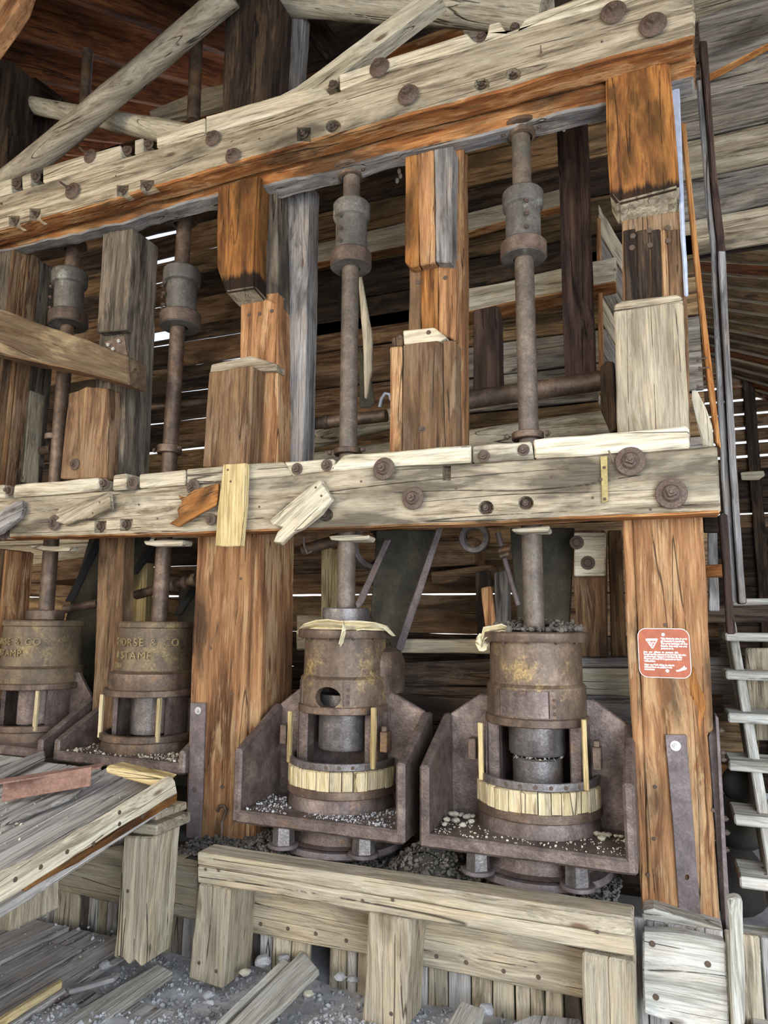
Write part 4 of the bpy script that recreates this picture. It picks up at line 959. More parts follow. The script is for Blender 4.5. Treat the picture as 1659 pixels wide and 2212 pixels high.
tag(sg, 'brown rounded notice plate with white print on the right post', 'sign')
mesh_obj('face', rplate(wS*.975, hS*.975, wS*.16, .002, .0036), 'sign', Ms, sg)
u = wS/112
text_obj("This historic site is part\nof America's heritage.\nThe past belongs to the\nfuture, but only we can\npreserve it.", 5.9*u, -6*u, 31*u, 0, sg)
text_obj("Join  our  efforts  to  protect  this\nirreplaceable resource by leaving this site\nundisturbed. Report vandalism to the\nBureau of Land Management or local\nauthorities.", 5.4*u, -44*u, 0*u, 0, sg)
text_obj("Visit any BLM office to obtain\ninformation on public lands\nresources.", 5.4*u, -44*u, -29*u, 0, sg)
def poly(name, pts, mat, z=.0046):
    bm = bmesh.new(); a = [bm.verts.new((x*u, y*u, z)) for x, y in pts]; b = [bm.verts.new((x*u, y*u, z-.002)) for x, y in pts]
    bm.faces.new(a); bm.faces.new(b[::-1])
    for i in range(len(a)): j = (i+1) % len(a); bm.faces.new((a[j], a[i], b[i], b[j]))
    bmesh.ops.recalc_face_normals(bm, faces=bm.faces)
    bmesh.ops.triangulate(bm, faces=bm.faces[:]); return mesh_obj(name, bm, mat, Ms, sg)
poly('emblem', [(-39, 30), (-38, 32), (-14, 33), (-12, 31), (-23, 10), (-26, 10)], 'white')
poly('emblem_field', [(-36, 27), (-16, 27.5), (-24.5, 12.5)], 'sign', .0052)
for pts in ([(-34, 24), (-30, 26.5), (-26, 23), (-22, 26), (-19, 23), (-20, 22), (-33, 22)], [(-31, 20), (-22, 21), (-27, 18.5), (-22, 17.5), (-26, 16), (-24, 14.5), (-28, 16.5), (-25, 18), (-31, 18.5)]): poly('emblem_mark', pts, 'white', .0056)
poly('ornament', [(23, -38), (29, -37), (34, -34), (38, -31), (42, -27), (43, -32), (47, -31), (45, -36), (38, -38), (30, -41), (24, -41)], 'white')
for x, y in ((0, 42), (5, -40)): inst('screw_head', NAIL, Ms @ Matrix.Translation((x*u, y*u, .004)) @ Matrix.Scale(4.5*u, 4), sg)
for c in sg.children:
    if c.name.startswith('screw_head'): c.data = c.data.copy(); c.data.materials[0] = M['chrome']

# broken board stubs nailed on the middle beam
def stub(label, px, Y, d, mat, ns, grain, rough=.012):
    o = tboard('board_stub', px, Y, d, mat, label, 'board', grain, rough=rough, bev=.004); nails(o, ns, Y-.001, .006); return o
dg1 = W(240, 1070, 3)-W(120, 1130, 3)
stub('broken slanted board stub on mid beam at the left picture edge', [(-40, 1135), (0, 1100), (30, 1082), (47, 1080), (50, 1100), (40, 1118), (0, 1150), (-40, 1165)], YB-.045, .03, 'bluegrey', [(30, 1100)], dg1)
stub('long splintered board stub on mid beam, second from the left edge', [(118, 1112), (135, 1090), (150, 1082), (235, 1063), (240, 1100), (200, 1118), (165, 1124), (140, 1135), (120, 1128), (128, 1118)], YB-.045, .03, 'grey', [(215, 1085), (200, 1108)], dg1)
stub('red brown broken board stub left of the upright batten', [(383, 1072), (400, 1076), (420, 1062), (471, 1044), (468, 1078), (466, 1092), (430, 1112), (384, 1138), (363, 1132), (385, 1118), (384, 1100), (395, 1085)], YB-.045, .03, 'orangeblock', [(455, 1062)], dg1)
stub('upright pale wood batten nailed across the mid beam', [(482, 1003), (533, 1000), (530, 1090), (521, 1180), (463, 1180), (471, 1090)], YB-.055, .035, 'yellow', [(492, 1015), (498, 1040)], ZD, .004)
stub('pale broken board stub right of the upright batten with a split tail', [(580, 1124), (600, 1106), (640, 1072), (690, 1034), (716, 1079), (690, 1108), (650, 1140), (630, 1150), (605, 1172), (588, 1170), (600, 1148), (612, 1138), (596, 1134), (588, 1132)], YB-.045, .035, 'greypale', [(682, 1053), (694, 1071)], W(700, 1050, 3)-W(590, 1150, 3))
o = tboard('metal_strip', [(1297, 986), (1312, 984), (1314, 1082), (1300, 1088)], YB-.012, .006, 'brass', 'narrow brassy metal strip nailed upright near the right beam end', 'strip', ZD, rough=.001, bev=.001)
nails(o, [(1305, 1010), (1306, 1078), (1298, 1036)], YB-.013, .007)
nl = [W(1315, 973, 2.93), W(1326, 1000, 2.95)]; tag(tube('bent_nail', nl, .004, 'rust', None, 8), 'bent rusty nail beside the brassy strip', 'nail')
tag(tube('wire_nail', [W(1168, 98, 2.94), W(1169, 124, 2.955)], .003, 'rust', None, 8), 'thin nail standing in the face of the top beam', 'nail')

# slanting beam at left with its steel bracket
sb = tboard('slanting_beam', [(-80, 640), (0, 668), (60, 690), (275, 768), (278, 832), (165, 800), (0, 765), (-80, 742)], 2.9, .16, 'peeling', 'slanting tan beam with peeling dark streaks at the left', 'beam', W(275, 800, 3)-W(0, 715, 3), rough=.008, bev=.008, under='brown')
br_ = tboard('steel_bracket', [(225, 740), (268, 724), (275, 768), (240, 758)], 2.93, .008, 'rust', 'dark steel plate with three bright bolts at the slanting beam end', 'bracket', XD, rough=.001, bev=.001)
for x, y in ((236, 746), (247, 755), (259, 738)):
    q = inst('bolt_head', SNUT, facing(W(x, y, 2.93), .017), br_); q.data = q.data.copy(); q.data.materials[0] = M['chrome']

# ================================================================== SLOPING DECK at the left
XE = W(380, 1690, 2.75).x
dn = V((0, -.18, 1)).normalized(); dp = W(374, 1700, 2.74)-V((0, 0, .05)); dg = V((0, 1, .18)).normalized()
def dk(x, y, up=0): return WP(x, y, dp+dn*up, dn)
deck = thing('sloping_deck', 'sloping deck of dusty dark planks in front of the left mortars', 'deck', dp)
xs = [XE+.0, XE-.2, XE-.43, XE-.62, XE-.86, XE-1.12, XE-1.4]
for i in range(len(xs)-1):
    a, b = xs[i+1]+.006, xs[i]-.012; y0 = .9; y1 = (2.76 if i == 0 else 3.0)-random.uniform(0, .06)
    def q(x, y): return V((x, y, dp.z+(y-dp.y)*.18))
    P = [q(a, y0), q(b, y0), q(b, y1), q(a, y1)]
    prism('plank', P, -dn, .035, 'deck', deck, dg, rough=.007, bev=.004)
prism('edge_board', [WX(x, y, XE) for x, y in ((-60, 1932), (0, 1897), (374, 1680), (378, 1690), (386, 1716), (200, 1825), (60, 1912), (0, 1951), (-60, 1985))], V((-1, 0, 0)), .045, 'greypale', deck, dg, rough=.012, bev=.008)
for x, y in ((33, 1900), (88, 1873), (145, 1840), (202, 1823), (258, 1780), (308, 1764), (258, 1755)): inst('nail_head', NAIL, facing(WX(x, y, XE+.001), .009, V((1, 0, 0))), deck)
tag(prism('edge_strip', [WX(x, y, XE+.0) for x, y in ((60, 1914), (200, 1828), (380, 1716), (386, 1712), (382, 1732), (290, 1790), (170, 1862), (55, 1925))], V((-1, 0, 0)), .03, 'orangeblock', None, dg, rough=.01), 'splintered orange strip under the pale edge board of the sloping deck', 'board')
# red angle iron lying on the deck
ra = thing('red_angle_iron', 'reddish painted angle iron with white droppings lying across the sloping deck', 'angle iron', dk(100, 1690, .03))
A0, A1 = dk(-20, 1742, .03), dk(212, 1690, .06)
gdir = (A1-A0).normalized()
prism('upright_leg', [A0, A1, A1+V((0, 0, .085)), A0+V((0, 0, .085))], V((-.3, .95, 0)), .008, 'redangle', ra, gdir, rough=.001, bev=.002)
prism('flat_leg', [A0+V((0, 0, .088)), A1+V((0, 0, .088)), A1+V((-.02, .06, .085)), A0+V((-.02, .06, .085))], -dn, .008, 'redangle', ra, gdir, rough=.001, bev=.002)
tag(prism('loose_board', [W(x, y, 2.7) for x, y in ((228, 1658), (236, 1652), (358, 1681), (350, 1688), (338, 1702), (230, 1671))], YD, .09, 'yellow', None, XD, rough=.004), 'short yellowish board lying at the front of the lettered mortar pan', 'board')
tag(prism('loose_board', [dk(x, y, .04) for x, y in ((-20, 1660), (96, 1620), (98, 1632), (-20, 1690))], -dn, .03, 'bluegrey', None, rough=.004), 'grey board lying level at the back of the deck, left edge', 'board')
tag(prism('loose_board', [dk(x, y, .03) for x, y in ((0, 1780), (150, 1722), (225, 1668), (180, 1690), (20, 1760))], -dn, .02, 'deck', None, rough=.006), 'narrow dusty board lying behind the red angle iron on the deck', 'board')

# ================================================================== TALL BOARDS AT THE RIGHT, STAIRS
tboard('tall_board', [(1505, 172), (1517, 170), (1535, 400), (1547, 540), (1560, 800), (1574, 1000), (1594, 1302), (1576, 1302), (1557, 1000), (1535, 540), (1518, 350)], 3.62, .03, 'bluegrey', 'tall thin grey upright board right of the frame, the paler of the joined pair', 'board', ZD, rough=.004)
tboard('tall_board', [(1511, 86), (1527, 86), (1545, 330), (1566, 540), (1578, 800), (1590, 1000), (1612, 1304), (1596, 1304), (1575, 1000), (1549, 540), (1530, 300)], 3.60, .09, 'purple', 'tall thin brown upright board right of the frame, the darker of the joined pair', 'board', ZD, rough=.004)
tboard('tall_board', [(1550, 541), (1567, 541), (1579, 800), (1591, 1000), (1612, 1303), (1597, 1303), (1576, 1000)], 3.585, .012, 'bluegrey', 'narrow weathered board fixed on the lower half of the dark upright at right', 'board', ZD, rough=.003)
tboard('short_upright', [(1553, 1110), (1570, 1110), (1590, 1370), (1572, 1370)], 3.4, .06, 'purple', 'purplish upright board below the right end of the mid beam', 'board', ZD)
tboard('orange_lath', [(1470, 265), (1481, 264), (1511, 560), (1541, 820), (1558, 968), (1546, 958), (1527, 820), (1498, 560)], 3.4, .04, 'bright', 'bright orange lath leaning just right of the upper right post', 'lath', ZD, rough=.002)
scr = tboard('torn_sheet', [(1500, 838), (1508, 842), (1520, 880), (1534, 915), (1536, 962), (1518, 962), (1508, 900), (1500, 860)], 3.2, .012, 'greypale', 'torn whitish sheet hanging by the right end of the mid beam', 'sheet', ZD, rough=.02)
for x, y in ((1503, 778), (1507, 798), (1503, 838)): tag(inst('side_bolt', LNUT, facing(W(x-6, y, 3.25), .03, V((1, -.15, 0)).normalized()), None), {778: 'topmost', 798: 'middle', 838: 'lowest'}[y]+' of three bolts sticking out of the upper right post flank', 'bolt')
# stairs, square to the frame, coming down towards the viewer
st = thing('open_staircase', 'pale open wooden staircase at the right edge descending towards the viewer', 'staircase', V((.8, 2.6, 0)))
xl = [.40, .337, .311, .292, .271, .262, .255, .242, .236, .23]
for k in range(-1, 9):
    y = 4.215-.188*k; z = EYE-.055-.19*k; x0 = xl[k+1]; w_ = 1.25; tl = random.uniform(-.012, .012)
    slab('tread', [V((x0, y, z+tl)), V((x0+w_, y, z-tl)), V((x0+w_, y+.235, z-tl)), V((x0, y+.235, z+tl))], .045, 'stair', st, XD, rough=.005, bev=.007)
    for j in (0, 1): inst('nail_head', NAIL, facing(V((x0+.1, y+.06+.08*j, z+.001)), .006, ZD), st)
for dx in (.07, 1.1):
    A_ = V((xl[0]+dx-.05, 4.215+.25, EYE+.08)); B_ = V((.235+dx, 4.215-.188*9+.02, EYE-.055-.19*9))
    prism('stringer', [A_, B_, B_+V((0, .25, -.0)), A_+V((0, .25, -.0))], XD, .045, 'stair', st, B_-A_, rough=.006)
tboard('riser_board', [(1610, 1400), (1659, 1400), (1700, 1400), (1700, 1600), (1620, 1600)], 4.2, .03, 'grey', 'grey board standing behind the upper stair treads', 'board', ZD)
# things in the dark right of the post
for pts, Y, m, lb in (([(1520, 1115), (1560, 1115), (1560, 1150), (1520, 1150)], 3.9, 'dark', 'dark crosspiece right under the beam end'),
                      ([(1522, 1220), (1568, 1218), (1568, 1245), (1522, 1247)], 3.9, 'orange', 'orange brown crosspiece behind the purplish upright'),
                      ([(1525, 1310), (1700, 1305), (1700, 1345), (1525, 1345)], 4.3, 'dark', 'dark horizontal timber behind the top stair tread'),
                      ([(1530, 1420), (1700, 1415), (1700, 1500), (1535, 1500)], 4.4, 'bluegrey', 'bluish horizontal plank behind the stairs'),
                      ([(1545, 1560), (1640, 1555), (1640, 1640), (1550, 1640)], 4.3, 'plank', 'brown plank behind the stairs at middle height'),
                      ([(1550, 1650), (1590, 1648), (1585, 1690), (1560, 1712)], 3.9, 'orangeblock', 'orange ended block between iron channel and stairs')):
    tboard('cross_timber', pts, Y, .06, m, lb, 'timber', XD)
tboard('leaning_board', [(1572, 1942), (1590, 1938), (1604, 1945), (1612, 2212), (1585, 2240), (1578, 2000)], 2.8, .05, 'stair', 'pale pointed board standing right of the whitish foot board', 'board', ZD)
tboard('wall_board', [(1528, 1150), (1550, 1150), (1556, 1320), (1532, 1320)], 4.2, .03, 'bluegrey', 'grey upright board seen between the right post and the purplish upright', 'board', ZD)
for i, (x, y, r) in enumerate(((1590, 1775, .13), (1580, 1890, .17), (1600, 1690, .09))):
    bm = bmesh.new(); bmesh.ops.create_icosphere(bm, subdivisions=3, radius=r)
    for v in bm.verts: v.co *= 1+.35*noise.noise(v.co*4+V((i*7, 0, 0)))
    tag(mesh_obj('boulder', bm, 'darkdirt', Matrix.Translation(W(x, y, 3.9)), None, 60), ['grey boulder behind the stairs at mid height', 'large dark boulder low behind the stairs', 'small boulder beneath the orange ended block'][i], 'rock')

# ================================================================== BEHIND THE FRAME
tboard('girt', [(600, 548), (668, 530), (880, 478), (1000, 462), (1216, 405), (1218, 444), (1000, 505), (880, 530), (668, 572), (600, 590)], 4.3, .08, 'tan', 'long horizontal girt crossing behind the third and fourth rods', 'beam', XD, under='orange')
tboard('inner_beam', [(980, 630), (1100, 605), (1215, 578), (1330, 555), (1330, 610), (1215, 635), (1100, 655), (980, 680)], 4.15, .2, 'greypale', 'pale grey horizontal beam behind the rightmost rod', 'beam', XD, under='orange', rough=.008)
tboard('dark_rail', [(980, 592), (1215, 545), (1215, 578), (980, 628)], 4.3, .1, 'dark', 'blackened horizontal timber lying on the pale inner beam', 'beam', XD)
tboard('purple_post', [(1201, 240), (1266, 225), (1276, 500), (1286, 808), (1221, 815), (1210, 500)], 3.75, .1, 'purple', 'purple brown upright timber between rightmost rod and right post', 'post', ZD, under='orange')
tboard('short_dark_post', [(1022, 670), (1070, 660), (1077, 662), (1080, 850), (1022, 855)], 3.95, .14, 'purple', 'short dark post standing behind the long pipe', 'post', ZD)
side = thing('diagonal_boarding', 'weathered diagonal boards of the side wall behind the upper right post', 'boards', W(1310, 700, 4.3))
for k in range(7):
    y = 470+k*62
    board('board', [(1292, y-30), (1345, y+60), (1345, y+118), (1292, y+28)], 4.3+random.uniform(0, .01), .03, random.choice(['greypale', 'bluegrey', 'plankgrey']), side, W(1345, y+60, 4.3)-W(1292, y-30, 4.3))
board('edge_post', [(1288, 470), (1298, 470), (1305, 850), (1294, 850)], 4.25, .05, 'brownorange', side, ZD)
for i, (pts, lb) in enumerate((([(640, 985), (1000, 925), (1340, 885), (1340, 930), (1000, 975), (640, 1030)], 'lowest weathered log just above the mid beam'),
                             ([(655, 930), (850, 912), (1000, 885), (1330, 848), (1330, 885), (1000, 925), (655, 975)], 'second weathered log above the mid beam behind the pipes'),
                             ([(1000, 860), (1190, 832), (1300, 815), (1300, 846), (1000, 888)], 'short grey log piece right under the long pipe'))):
    a, b = W((pts[0][0]), (pts[0][1]+pts[-1][1])/2, 4.0), W(pts[len(pts)//2-1][0] if i else 1340, (885+930)/2 if i == 0 else (866 if i == 1 else 830), 4.0)
    r = rpx((pts[-1][1]-pts[0][1])/2, a)
    tag(tube('weathered_log', [a, b], r, 'greypale', None, 16, .1, 60), lb, 'log')
tag(tube('long_pipe', [W(985, 868, 3.6), W(1302, 822, 3.6)], .052, 'rust', None, 24), 'long rusty pipe passing behind the rightmost rod', 'pipe')
sh = thing('line_shaft', 'rusty shaft with cast bearing on the centre post side, behind third rod', 'shaft', W(700, 912, 3.55))
tube('shaft', [W(655, 918, 3.55), W(835, 898, 3.55)], .036, 'rust', sh, 20)
tube('sleeve', [W(700, 913, 3.55), W(712, 911, 3.55)], .042, 'rust', sh, 20)
tube('bearing', [W(640, 920, 3.55), W(668, 917, 3.55)], .072, 'grime', sh, 20)
board('bearing_plate', [(622, 892), (637, 893), (640, 955), (655, 965), (650, 972), (618, 948)], 3.56, .06, 'rust', sh, ZD, rough=.002)
board('bearing_bracket', [(640, 950), (675, 935), (662, 968), (655, 968)], 3.52, .05, 'grime', sh, ZD, rough=.002)
sh2 = thing('line_shaft', 'short rusty shaft with flaking bearing beside the leftmost rod', 'shaft', W(90, 975, 3.5))
tube('shaft', [W(70, 978, 3.5), W(112, 970, 3.5)], .032, 'rust', sh2, 20); tube('bearing', [W(55, 982, 3.5), W(74, 978, 3.5)], .07, 'grime', sh2, 20)
board('bearing_bracket', [(48, 985), (82, 980), (85, 1008), (60, 1010)], 3.5, .05, 'grime', sh2, ZD)
tag(tube('long_pipe', [W(300, 882, 3.7), W(450, 868, 3.7)], .022, 'rust', None, 16), 'thin dark pipe left of the centre post lower block', 'pipe')
tboard('hanger_block', [(1297, 792), (1312, 780), (1326, 782), (1332, 925), (1320, 935), (1297, 880)], 3.5, .12, 'dark', 'dark tapered hanger block holding the end of the long pipe', 'block', ZD)
tboard('stub_block', [(845, 918), (858, 900), (872, 915), (870, 945), (846, 950)], 3.5, .1, 'greypale', 'small pale carved block left of the three slat post foot', 'block')
tboard('dark_label', [(730, 612), (743, 610), (743, 678), (729, 681)], 4.57, .01, 'black', 'small black label on the back wall beside the third rod', 'label')
tag(prism('splintered_lath', [W(x, y, 3.4) for x, y in ((771, 585), (777, 588), (786, 640), (801, 720), (803, 800), (798, 815), (792, 860), (786, 860), (784, 740))], YD, .03, 'grey', None, ZD, rough=.004), 'splintered grey lath hanging beside the third rod', 'lath')
tboard('old_chute_strip', [(776, 740), (798, 800), (812, 870), (800, 880), (776, 880)], 3.5, .01, 'sheet', 'dark sheet strip hanging low beside the third rod', 'strip')
tag(tube('hook_ring', [W(820, 880, 3.9), W(824, 862, 3.9), W(832, 850, 3.9), W(842, 852, 3.9), W(845, 865, 3.9)], .012, 'paleblue', None, 10), 'curved bluish iron hook beside the three slat post', 'hook')

# lower level behind
def chute(label, px, Y, mat='sheet'): return tboard('sheet_chute', px, Y, .015, mat, label, 'chute', rough=.004)
chute('dark sloping sheet iron chute behind and left of the rightmost rod', [(812, 1145), (950, 1145), (905, 1290), (862, 1420), (800, 1330)], 3.75)
chute('dark olive sheet iron panel just right of the rightmost rod', [(1165, 1140), (1242, 1140), (1230, 1360), (1160, 1360)], 3.75)
chute('narrow dark sheet panel left of the rightmost rod', [(1102, 1140), (1130, 1140), (1135, 1345), (1116, 1345)], 3.8)
chute('dark sloping sheet iron chute seen between the two left rods', [(195, 1150), (330, 1150), (240, 1330), (215, 1700), (120, 1700), (140, 1340)], 3.9)
chute('dark sloping sheet iron chute right of the second rod', [(385, 1280), (440, 1210), (440, 1700), (370, 1700)], 3.9)
for a, b, lb in (((952, 1140), (862, 1418), 'bluish iron bar slanting along the right edge of the big chute'), ((838, 1165), (776, 1318), 'iron bar slanting along the left edge of the big chute')):
    tboard('angle_bar', [(a[0]-9, a[1]), (a[0]+5, a[1]), (b[0]+8, b[1]-14), (b[0]-4, b[1]), (b[0]-10, b[1]-14)], 3.6, .02, 'strap', lb, 'bar')
for a, b, lb in (((215, 1160), (148, 1300), 'black bar slanting behind the leftmost rod'), ((345, 1160), (285, 1240), 'black bar slanting left of the second rod'), ((432, 1250), (380, 1330), 'black bar slanting right of the second rod')):
    tboard('angle_bar', [(a[0]-9, a[1]), (a[0]+9, a[1]), (b[0]+9, b[1]), (b[0]-9, b[1])], 3.7, .02, 'black', lb, 'bar')
tboard('bolted_post', [(1240, 1145), (1308, 1145), (1308, 1243), (1311, 1418), (1250, 1420), (1238, 1240)], 3.6, .1, 'brown', 'grey brown back post with two round bolts left of the right post', 'post', ZD)
tboard('post_plank', [(1240, 1150), (1309, 1150), (1308, 1243), (1240, 1244)], 3.56, .04, 'greypale', 'pale plank piece bolted on the back post', 'board', XD)
for x, y in ((1270, 1216), (1246, 1172)): tag(inst('round_bolt', WASHER, facing(W(x, y, 3.562), .035), None), 'dark round bolt on the pale plank, %s of two' % ('lower' if y == 1216 else 'upper'), 'bolt')
tboard('back_plank', [(1312, 1145), (1342, 1145), (1352, 1418), (1320, 1420)], 3.7, .04, 'brown', 'brown upright plank between bolted back post and right post', 'board', ZD)
tboard('thin_post', [(693, 1180), (729, 1180), (726, 1760), (690, 1760)], 4.0, .08, 'yellow', 'yellowish upright stud left of the third rod below the mid beam', 'post', ZD)
tboard('thin_post', [(286, 1230), (318, 1215), (292, 1760), (262, 1760)], 4.0, .08, 'yellow', 'yellowish upright board left of the second rod', 'post', ZD)
for pts, Y, m, lb in (([(625, 1440), (1060, 1425), (1060, 1480), (625, 1490)], 3.62, 'dark', 'upper dark foundation timber behind the mortars'),
                      ([(850, 1480), (1060, 1488), (1060, 1560), (625, 1560), (625, 1495)], 3.6, 'dark', 'lower dark foundation timber behind the mortars'),
                      ([(620, 1570), (1070, 1565), (1070, 1640), (620, 1640)], 3.58, 'dark', 'lowest dark foundation timber behind the mortars'),
                      ([(1236, 1420), (1362, 1423), (1362, 1443), (1236, 1442)], 3.64, 'bluegrey', 'thin grey timber top behind the rightmost mortar'),
                      ([(1240, 1444), (1362, 1444), (1366, 1505), (1242, 1500)], 3.6, 'greypale', 'pale knotty timber behind the rightmost mortar'),
                      ([(1242, 1502), (1366, 1506), (1368, 1570), (1244, 1560)], 3.58, 'bluegrey', 'bluish grey timber below the pale knotty one'),
                      ([(640, 1330), (800, 1328), (800, 1400), (640, 1405)], 4.3, 'tan', 'dim tan plank behind the canvas wrapped lid'),
                      ([(930, 1235), (1060, 1220), (1060, 1250), (930, 1262)], 4.2, 'brown', 'tan crosspiece left of the vertical back stud'),
                      ([(850, 1380), (1060, 1382), (1060, 1412), (850, 1410)], 3.8, 'tan', 'pale ledge timber behind the chute foot'),
                      ([(910, 1165), (1025, 1160), (1025, 1220), (915, 1225)], 4.3, 'brown', 'shadowed board behind the iron ring'),
                      ([(60, 1220), (215, 1200), (215, 1245), (60, 1260)], 4.2, 'brown', 'shadowed crosspiece behind the leftmost rod')):
    tboard('back_timber', pts, Y, 4.655-Y if Y > 4 else .1, m, lb, 'timber', XD)
tboard('back_stud', [(1026, 1235), (1055, 1230), (1072, 1760), (1046, 1760)], 4.0, .08, 'dark', 'dark back stud below the iron ring', 'post', ZD)
tboard('back_stud', [(1066, 1235), (1096, 1232), (1110, 1760), (1088, 1760)], 4.05, .08, 'bluegrey', 'bluish back stud left of the rightmost rod', 'post', ZD)
tboard('leaning_plank', [(1038, 1270), (1060, 1266), (1074, 1370), (1050, 1370)], 3.8, .03, 'brownorange', 'curved orange brown plank leaning on the dark stud', 'board', ZD)
t = lathe('iron_ring', ringp(.055, .085, -.02, .02), (0, 0, 0), 'iron', None, 40); t.matrix_basis = facing(W(1025, 1162, 3.7), 1.0); MW[t.name] = t.matrix_basis.copy(); tag(t, 'iron ring hanging under the mid beam left of the rightmost rod', 'ring')
rd = thing('control_rod', 'bent iron rod with clamp left of the rightmost rod', 'rod', W(1090, 1180, 3.6))
tube('rod', [W(1075, 1150, 3.6), W(1092, 1215, 3.6), W(1120, 1308, 3.6)], .014, 'strap', rd, 14)
tube('clamp', [W(1078, 1190, 3.58), W(1104, 1184, 3.58)], .02, 'rust', rd, 12); tube('clamp', [W(1080, 1202, 3.58), W(1100, 1196, 3.58)], .016, 'rust', rd, 12)
wp = thing('water_pipe', 'rusty pipe with elbow and collar left of the third rod, below the mid beam', 'pipe', W(690, 1175, 3.45))
tube('pipe', [W(655, 1188, 3.45), W(700, 1175, 3.45), W(735, 1166, 3.45)], .032, 'rust', wp, 18); tube('collar', [W(718, 1171, 3.45), W(733, 1167, 3.45)], .042, 'rust', wp, 18)
tag(tube('wire_hook', [W(656, 1160, 3.4), W(657, 1180, 3.4), W(664, 1196, 3.4), W(673, 1190, 3.4)], .007, 'strap', None, 8), 'thin iron wire hook around the rusty elbow pipe', 'hook')
wp = thing('water_pipe', 'rusty pipe with collars right of the second rod', 'pipe', W(380, 1260, 3.5))
tube('pipe', [W(295, 1285, 3.6), W(360, 1268, 3.55), W(425, 1252, 3.5)], .03, 'rust', wp, 18)
for x in (372, 398, 418): tube('collar', [W(x, 1265-(x-372)*.25, 3.52), W(x+9, 1263-(x-372)*.25, 3.52)], .042, 'rust', wp, 18)
tag(tube('low_pipe', [W(140, 1316, 3.6), W(212, 1303, 3.6)], .028, 'rust', None, 16), 'rusty pipe between leftmost mortar and narrow post', 'pipe')
ph = thing('belt_pulley', 'dark grooved pulley rim behind the third rod', 'pulley', W(800, 1190, 3.8))
Mx = facing(W(800, 1180, 3.8), 1, V((1, -.6, 0)).normalized()); mesh_obj('rim', lathe_bm(ringp(.11, .14, -.03, .03), 36), 'iron', Mx, ph, 40); mesh_obj('rim', lathe_bm(ringp(.11, .135, -.07, -.04), 36), 'iron', Mx, ph, 40)
for x, y, lb in ((1222, 268, 'small white insulators hanging on the purple upright'), (862, 380, 'small white insulators hanging left of the three slat post')):
    t = thing('insulators', lb, 'insulator', W(x, y, 3.5))
    for dx, dy in ((0, -10), (3, 0), (-4, 10)):
        bm = bmesh.new(); bmesh.ops.create_uvsphere(bm, u_segments=12, v_segments=8, radius=.014, matrix=Matrix.Translation(W(x+dx, y+dy, 3.5)) @ Matrix.Diagonal((.8, .8, 1.3, 1))); mesh_obj('knob', bm, 'white', None, t, 60)

# ================================================================== RUBBLE
def heap(x, y):
    z = W(1230, 1950, 2.99).z+.0
    for cx, cy, s, h in ((-.98, 3.1, .14, .14), (-1.72, 3.0, .15, .06), (-1.9, 3.2, .2, .03)): z += h*math.exp(-((x-cx)**2+(y-cy)**2)/s**2)
    return z+.012*noise.noise(V((x*8, y*8, 0)))
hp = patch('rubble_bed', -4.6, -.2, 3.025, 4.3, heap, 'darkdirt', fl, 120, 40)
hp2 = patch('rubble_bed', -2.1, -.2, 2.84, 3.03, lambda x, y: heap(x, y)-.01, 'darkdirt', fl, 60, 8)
def pebbles(name, n, gen, mat, lab=None, parent=None, s=(.006, .022)):
    vs, fs = [], []
    base = bmesh.new(); bmesh.ops.create_icosphere(base, subdivisions=1, radius=1); bv = [v.co.copy() for v in base.verts]; bf = [[v.index for v in f.verts] for f in base.faces]; base.free()
    for i in range(n):
        p = gen()
        if p is None: continue
        r = s[0]+(s[1]-s[0])*random.random()**3; rot = Matrix.Rotation(random.random()*6.3, 3, V((random.random(), random.random(), random.random()+.1))); sc_ = V((1, random.uniform(.55, .9), random.uniform(.4, .8)))
        o = len(vs)
        for v in bv:
            q = V((v.x*sc_.x, v.y*sc_.y, v.z*sc_.z))*r*random.uniform(.82, 1.15); vs.append(p+rot @ q)
        fs += [[a+o for a in f] for f in bf]
    me = bpy.data.meshes.new(name); me.from_pydata([tuple(v) for v in vs], [], fs); me.materials.append(M[mat])
    ob = put(bpy.data.objects.new(name, me), Matrix.Identity(4), parent)
    ob['kind'] = 'stuff'
    if lab: tag(ob, lab, 'gravel', None, 'stuff')
    return ob
def g1():
    x = random.uniform(-2.35, .4); y = random.uniform(1.25, 2.96)
    if random.random() > .35+.65*min(1, max(0, noise.noise(V((x*2, y*2, 1)))+.6)): return None
    return V((x, y, fdirt(x, y)+.004))
pebbles('floor_gravel', 17000, g1, 'stone', 'grey gravel scattered over the floor around the rail legs', s=(.003, .017))
def g2(): x = random.uniform(-4.6, -2.2); y = random.uniform(1.2, 2.95); return V((x, y, .02)) if random.random() < .5+noise.noise(V((x*3, y*3, 0))) else None
pebbles('floor_grit', 1600, g2, 'stone', 'fine grit strewn over the floor planks at the left', s=(.003, .014))
def g3():
    x = random.uniform(-2.2, -.2); y = random.uniform(2.86, 3.6)
    return V((x, y, heap(x, y)+.003))
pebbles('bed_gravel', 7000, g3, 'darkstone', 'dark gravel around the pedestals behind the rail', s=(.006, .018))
zp = W(905, 1800, 2.85).z
def g4(): x = random.uniform(-1.84, -1.06); y = random.uniform(2.87, 3.15); return V((x, y, zp+.003)) if (x-XS[3])**2+(y-YS)**2 > .27**2 and random.random() < .4+.9*noise.noise(V((x*5, y*7, 0))) else None
pebbles('pan_gravel', 2600, g4, 'stone', 'fine pale gravel strewn in the third pan', s=(.002, .009))
def g5(): x = random.uniform(-.92, -.16); y = random.uniform(2.87, 3.1); return V((x, y, zp+.003)) if (x-XS[4])**2+(y-YS)**2 > .27**2 and random.random() < .3 else None
pebbles('pan_gravel', 900, g5, 'palestone', 'sparse pale grit in the rightmost pan', s=(.003, .008))
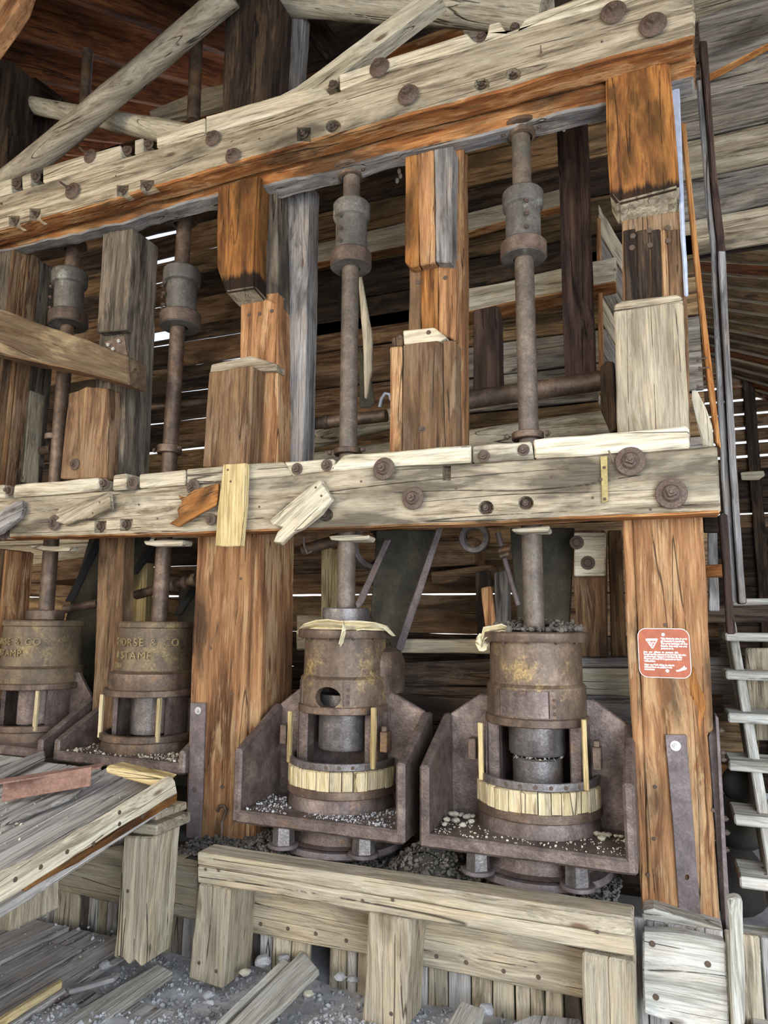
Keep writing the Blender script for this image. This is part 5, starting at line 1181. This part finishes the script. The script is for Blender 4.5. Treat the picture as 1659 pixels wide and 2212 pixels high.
def g6(): x = random.uniform(-3.1, -2.33); y = random.uniform(3.07, 3.35); return V((x, y, zp2+.003)) if (x-XS[2])**2+(y-3.38)**2 > .28**2 else None
pebbles('pan_gravel', 500, g6, 'palestone', 'sparse grit in the pan of the lettered mortar', s=(.003, .012))
def g7(): x = random.uniform(XE-1.3, XE-.05); y = random.uniform(1.3, 2.7); return V((x, y, dp.z+(y-dp.y)*.18+.003)) if random.random() < .45+noise.noise(V((x*4, y*4, 0))) else None
pebbles('deck_grit', 1000, g7, 'palestone', 'pale grit on the sloping deck', s=(.002, .009))
def g8(): a = random.random()*6.28; r = random.uniform(.07, .21); return V((XS[4]+r*math.cos(a), YS+r*math.sin(a), Z['fl_top']+.012+random.random()*.03*max(0, math.sin(a)+.6)))
pebbles('lid_rubble', 500, g8, 'darkstone', 'loose rubble on the lid of the rightmost mortar', s=(.006, .02))
# bigger stones, one by one
def mk_stone(i):
    bm = bmesh.new(); bmesh.ops.create_icosphere(bm, subdivisions=2, radius=1)
    for v in bm.verts: v.co *= 1+.32*noise.noise(v.co*1.3+V((i*9, 3, 1)))
    for v in bm.verts: v.co.z *= .7
    me = bpy.data.meshes.new('stone'); bm.to_mesh(me); bm.free(); me.materials.append(M['palestone' if i < 4 else 'stone']); me.shade_smooth(); me.set_sharp_from_angle(angle=R_(28)); return me
ST = [mk_stone(i) for i in range(7)]
def stone(p, r, label, group, k=None):
    o = inst('stone', ST[k if k is not None else random.randrange(4)], Matrix.Translation(p) @ Matrix.Rotation(random.random()*6.3, 4, 'Z') @ Matrix.Diagonal((r, r*random.uniform(.7, 1), r*.8, 1)), None)
    return tag(o, label, 'stone', group)
for x, y, r in ((972, 1742, 10), (952, 1760, 9), (965, 1770, 9), (990, 1752, 10), (1008, 1764, 9), (985, 1772, 11), (1018, 1774, 8), (1000, 1782, 9), (1012, 1745, 8), (960, 1780, 7), (975, 1758, 8), (1025, 1758, 7), (995, 1740, 9), (1030, 1745, 7)):
    p = WZ(x, y, zp+.012); p.y = min(3.14, p.y); stone(p, rpx(r, p), 'pale pebble in the left corner heap of the rightmost pan', 'pebbles in left corner of the right pan')
for x, y, r in ((1272, 1783, 7), (1285, 1775, 6), (1298, 1785, 8), (1290, 1798, 9), (1305, 1795, 7), (1315, 1800, 8), (1280, 1792, 6), (1312, 1772, 8), (1300, 1810, 10), (1335, 1785, 6), (1345, 1790, 6)):
    p = WZ(x, y, zp+.010); p.y = min(3.1, p.y); stone(p, rpx(r, p), 'tan pebble in the right corner heap of the rightmost pan', 'pebbles in right corner of the right pan')
for x, y, r, lb in ((568, 2075, 20, 'dark square lump of rock behind the left rail leg'), (612, 2070, 14, 'dark rock lump right of the square one behind the board'), (1050, 2180, 20, 'rounded grey rock under the retaining board'), (667, 2146, 11, 'whitish rock on the gravel under the middle of the rail'),
                    (735, 2110, 14, 'angular tan rock left of the middle rail leg'), (762, 2115, 13, 'mottled rock touching the middle rail leg'), (530, 2100, 13, 'pale flat rock at foot of left rail leg'), (450, 2150, 12, 'grey rock in front of the left rail leg'), (455, 2165, 10, 'bluish rock low in front of the left rail leg'), (227, 2085, 14, 'grey rock beside the rotted leg foot'), (173, 2066, 5, 'small white stone alone on the floor plank')):
    p = WZ(x, y, .06 if x > 400 else .03); stone(p, rpx(r, p), lb, None, random.randrange(4, 7) if 'whit' not in lb and 'pale' not in lb else 1)

tag(prism('near_joist', [W(x, y, 2.2) for x, y in ((-30, -30), (52, -30), (40, 8), (14, 48), (-30, 110))], YD, .08, 'brownorange', None, W(50, 0, 2)-W(0, 90, 2)), 'lighter orange joist cutting across the top left corner', 'joist')
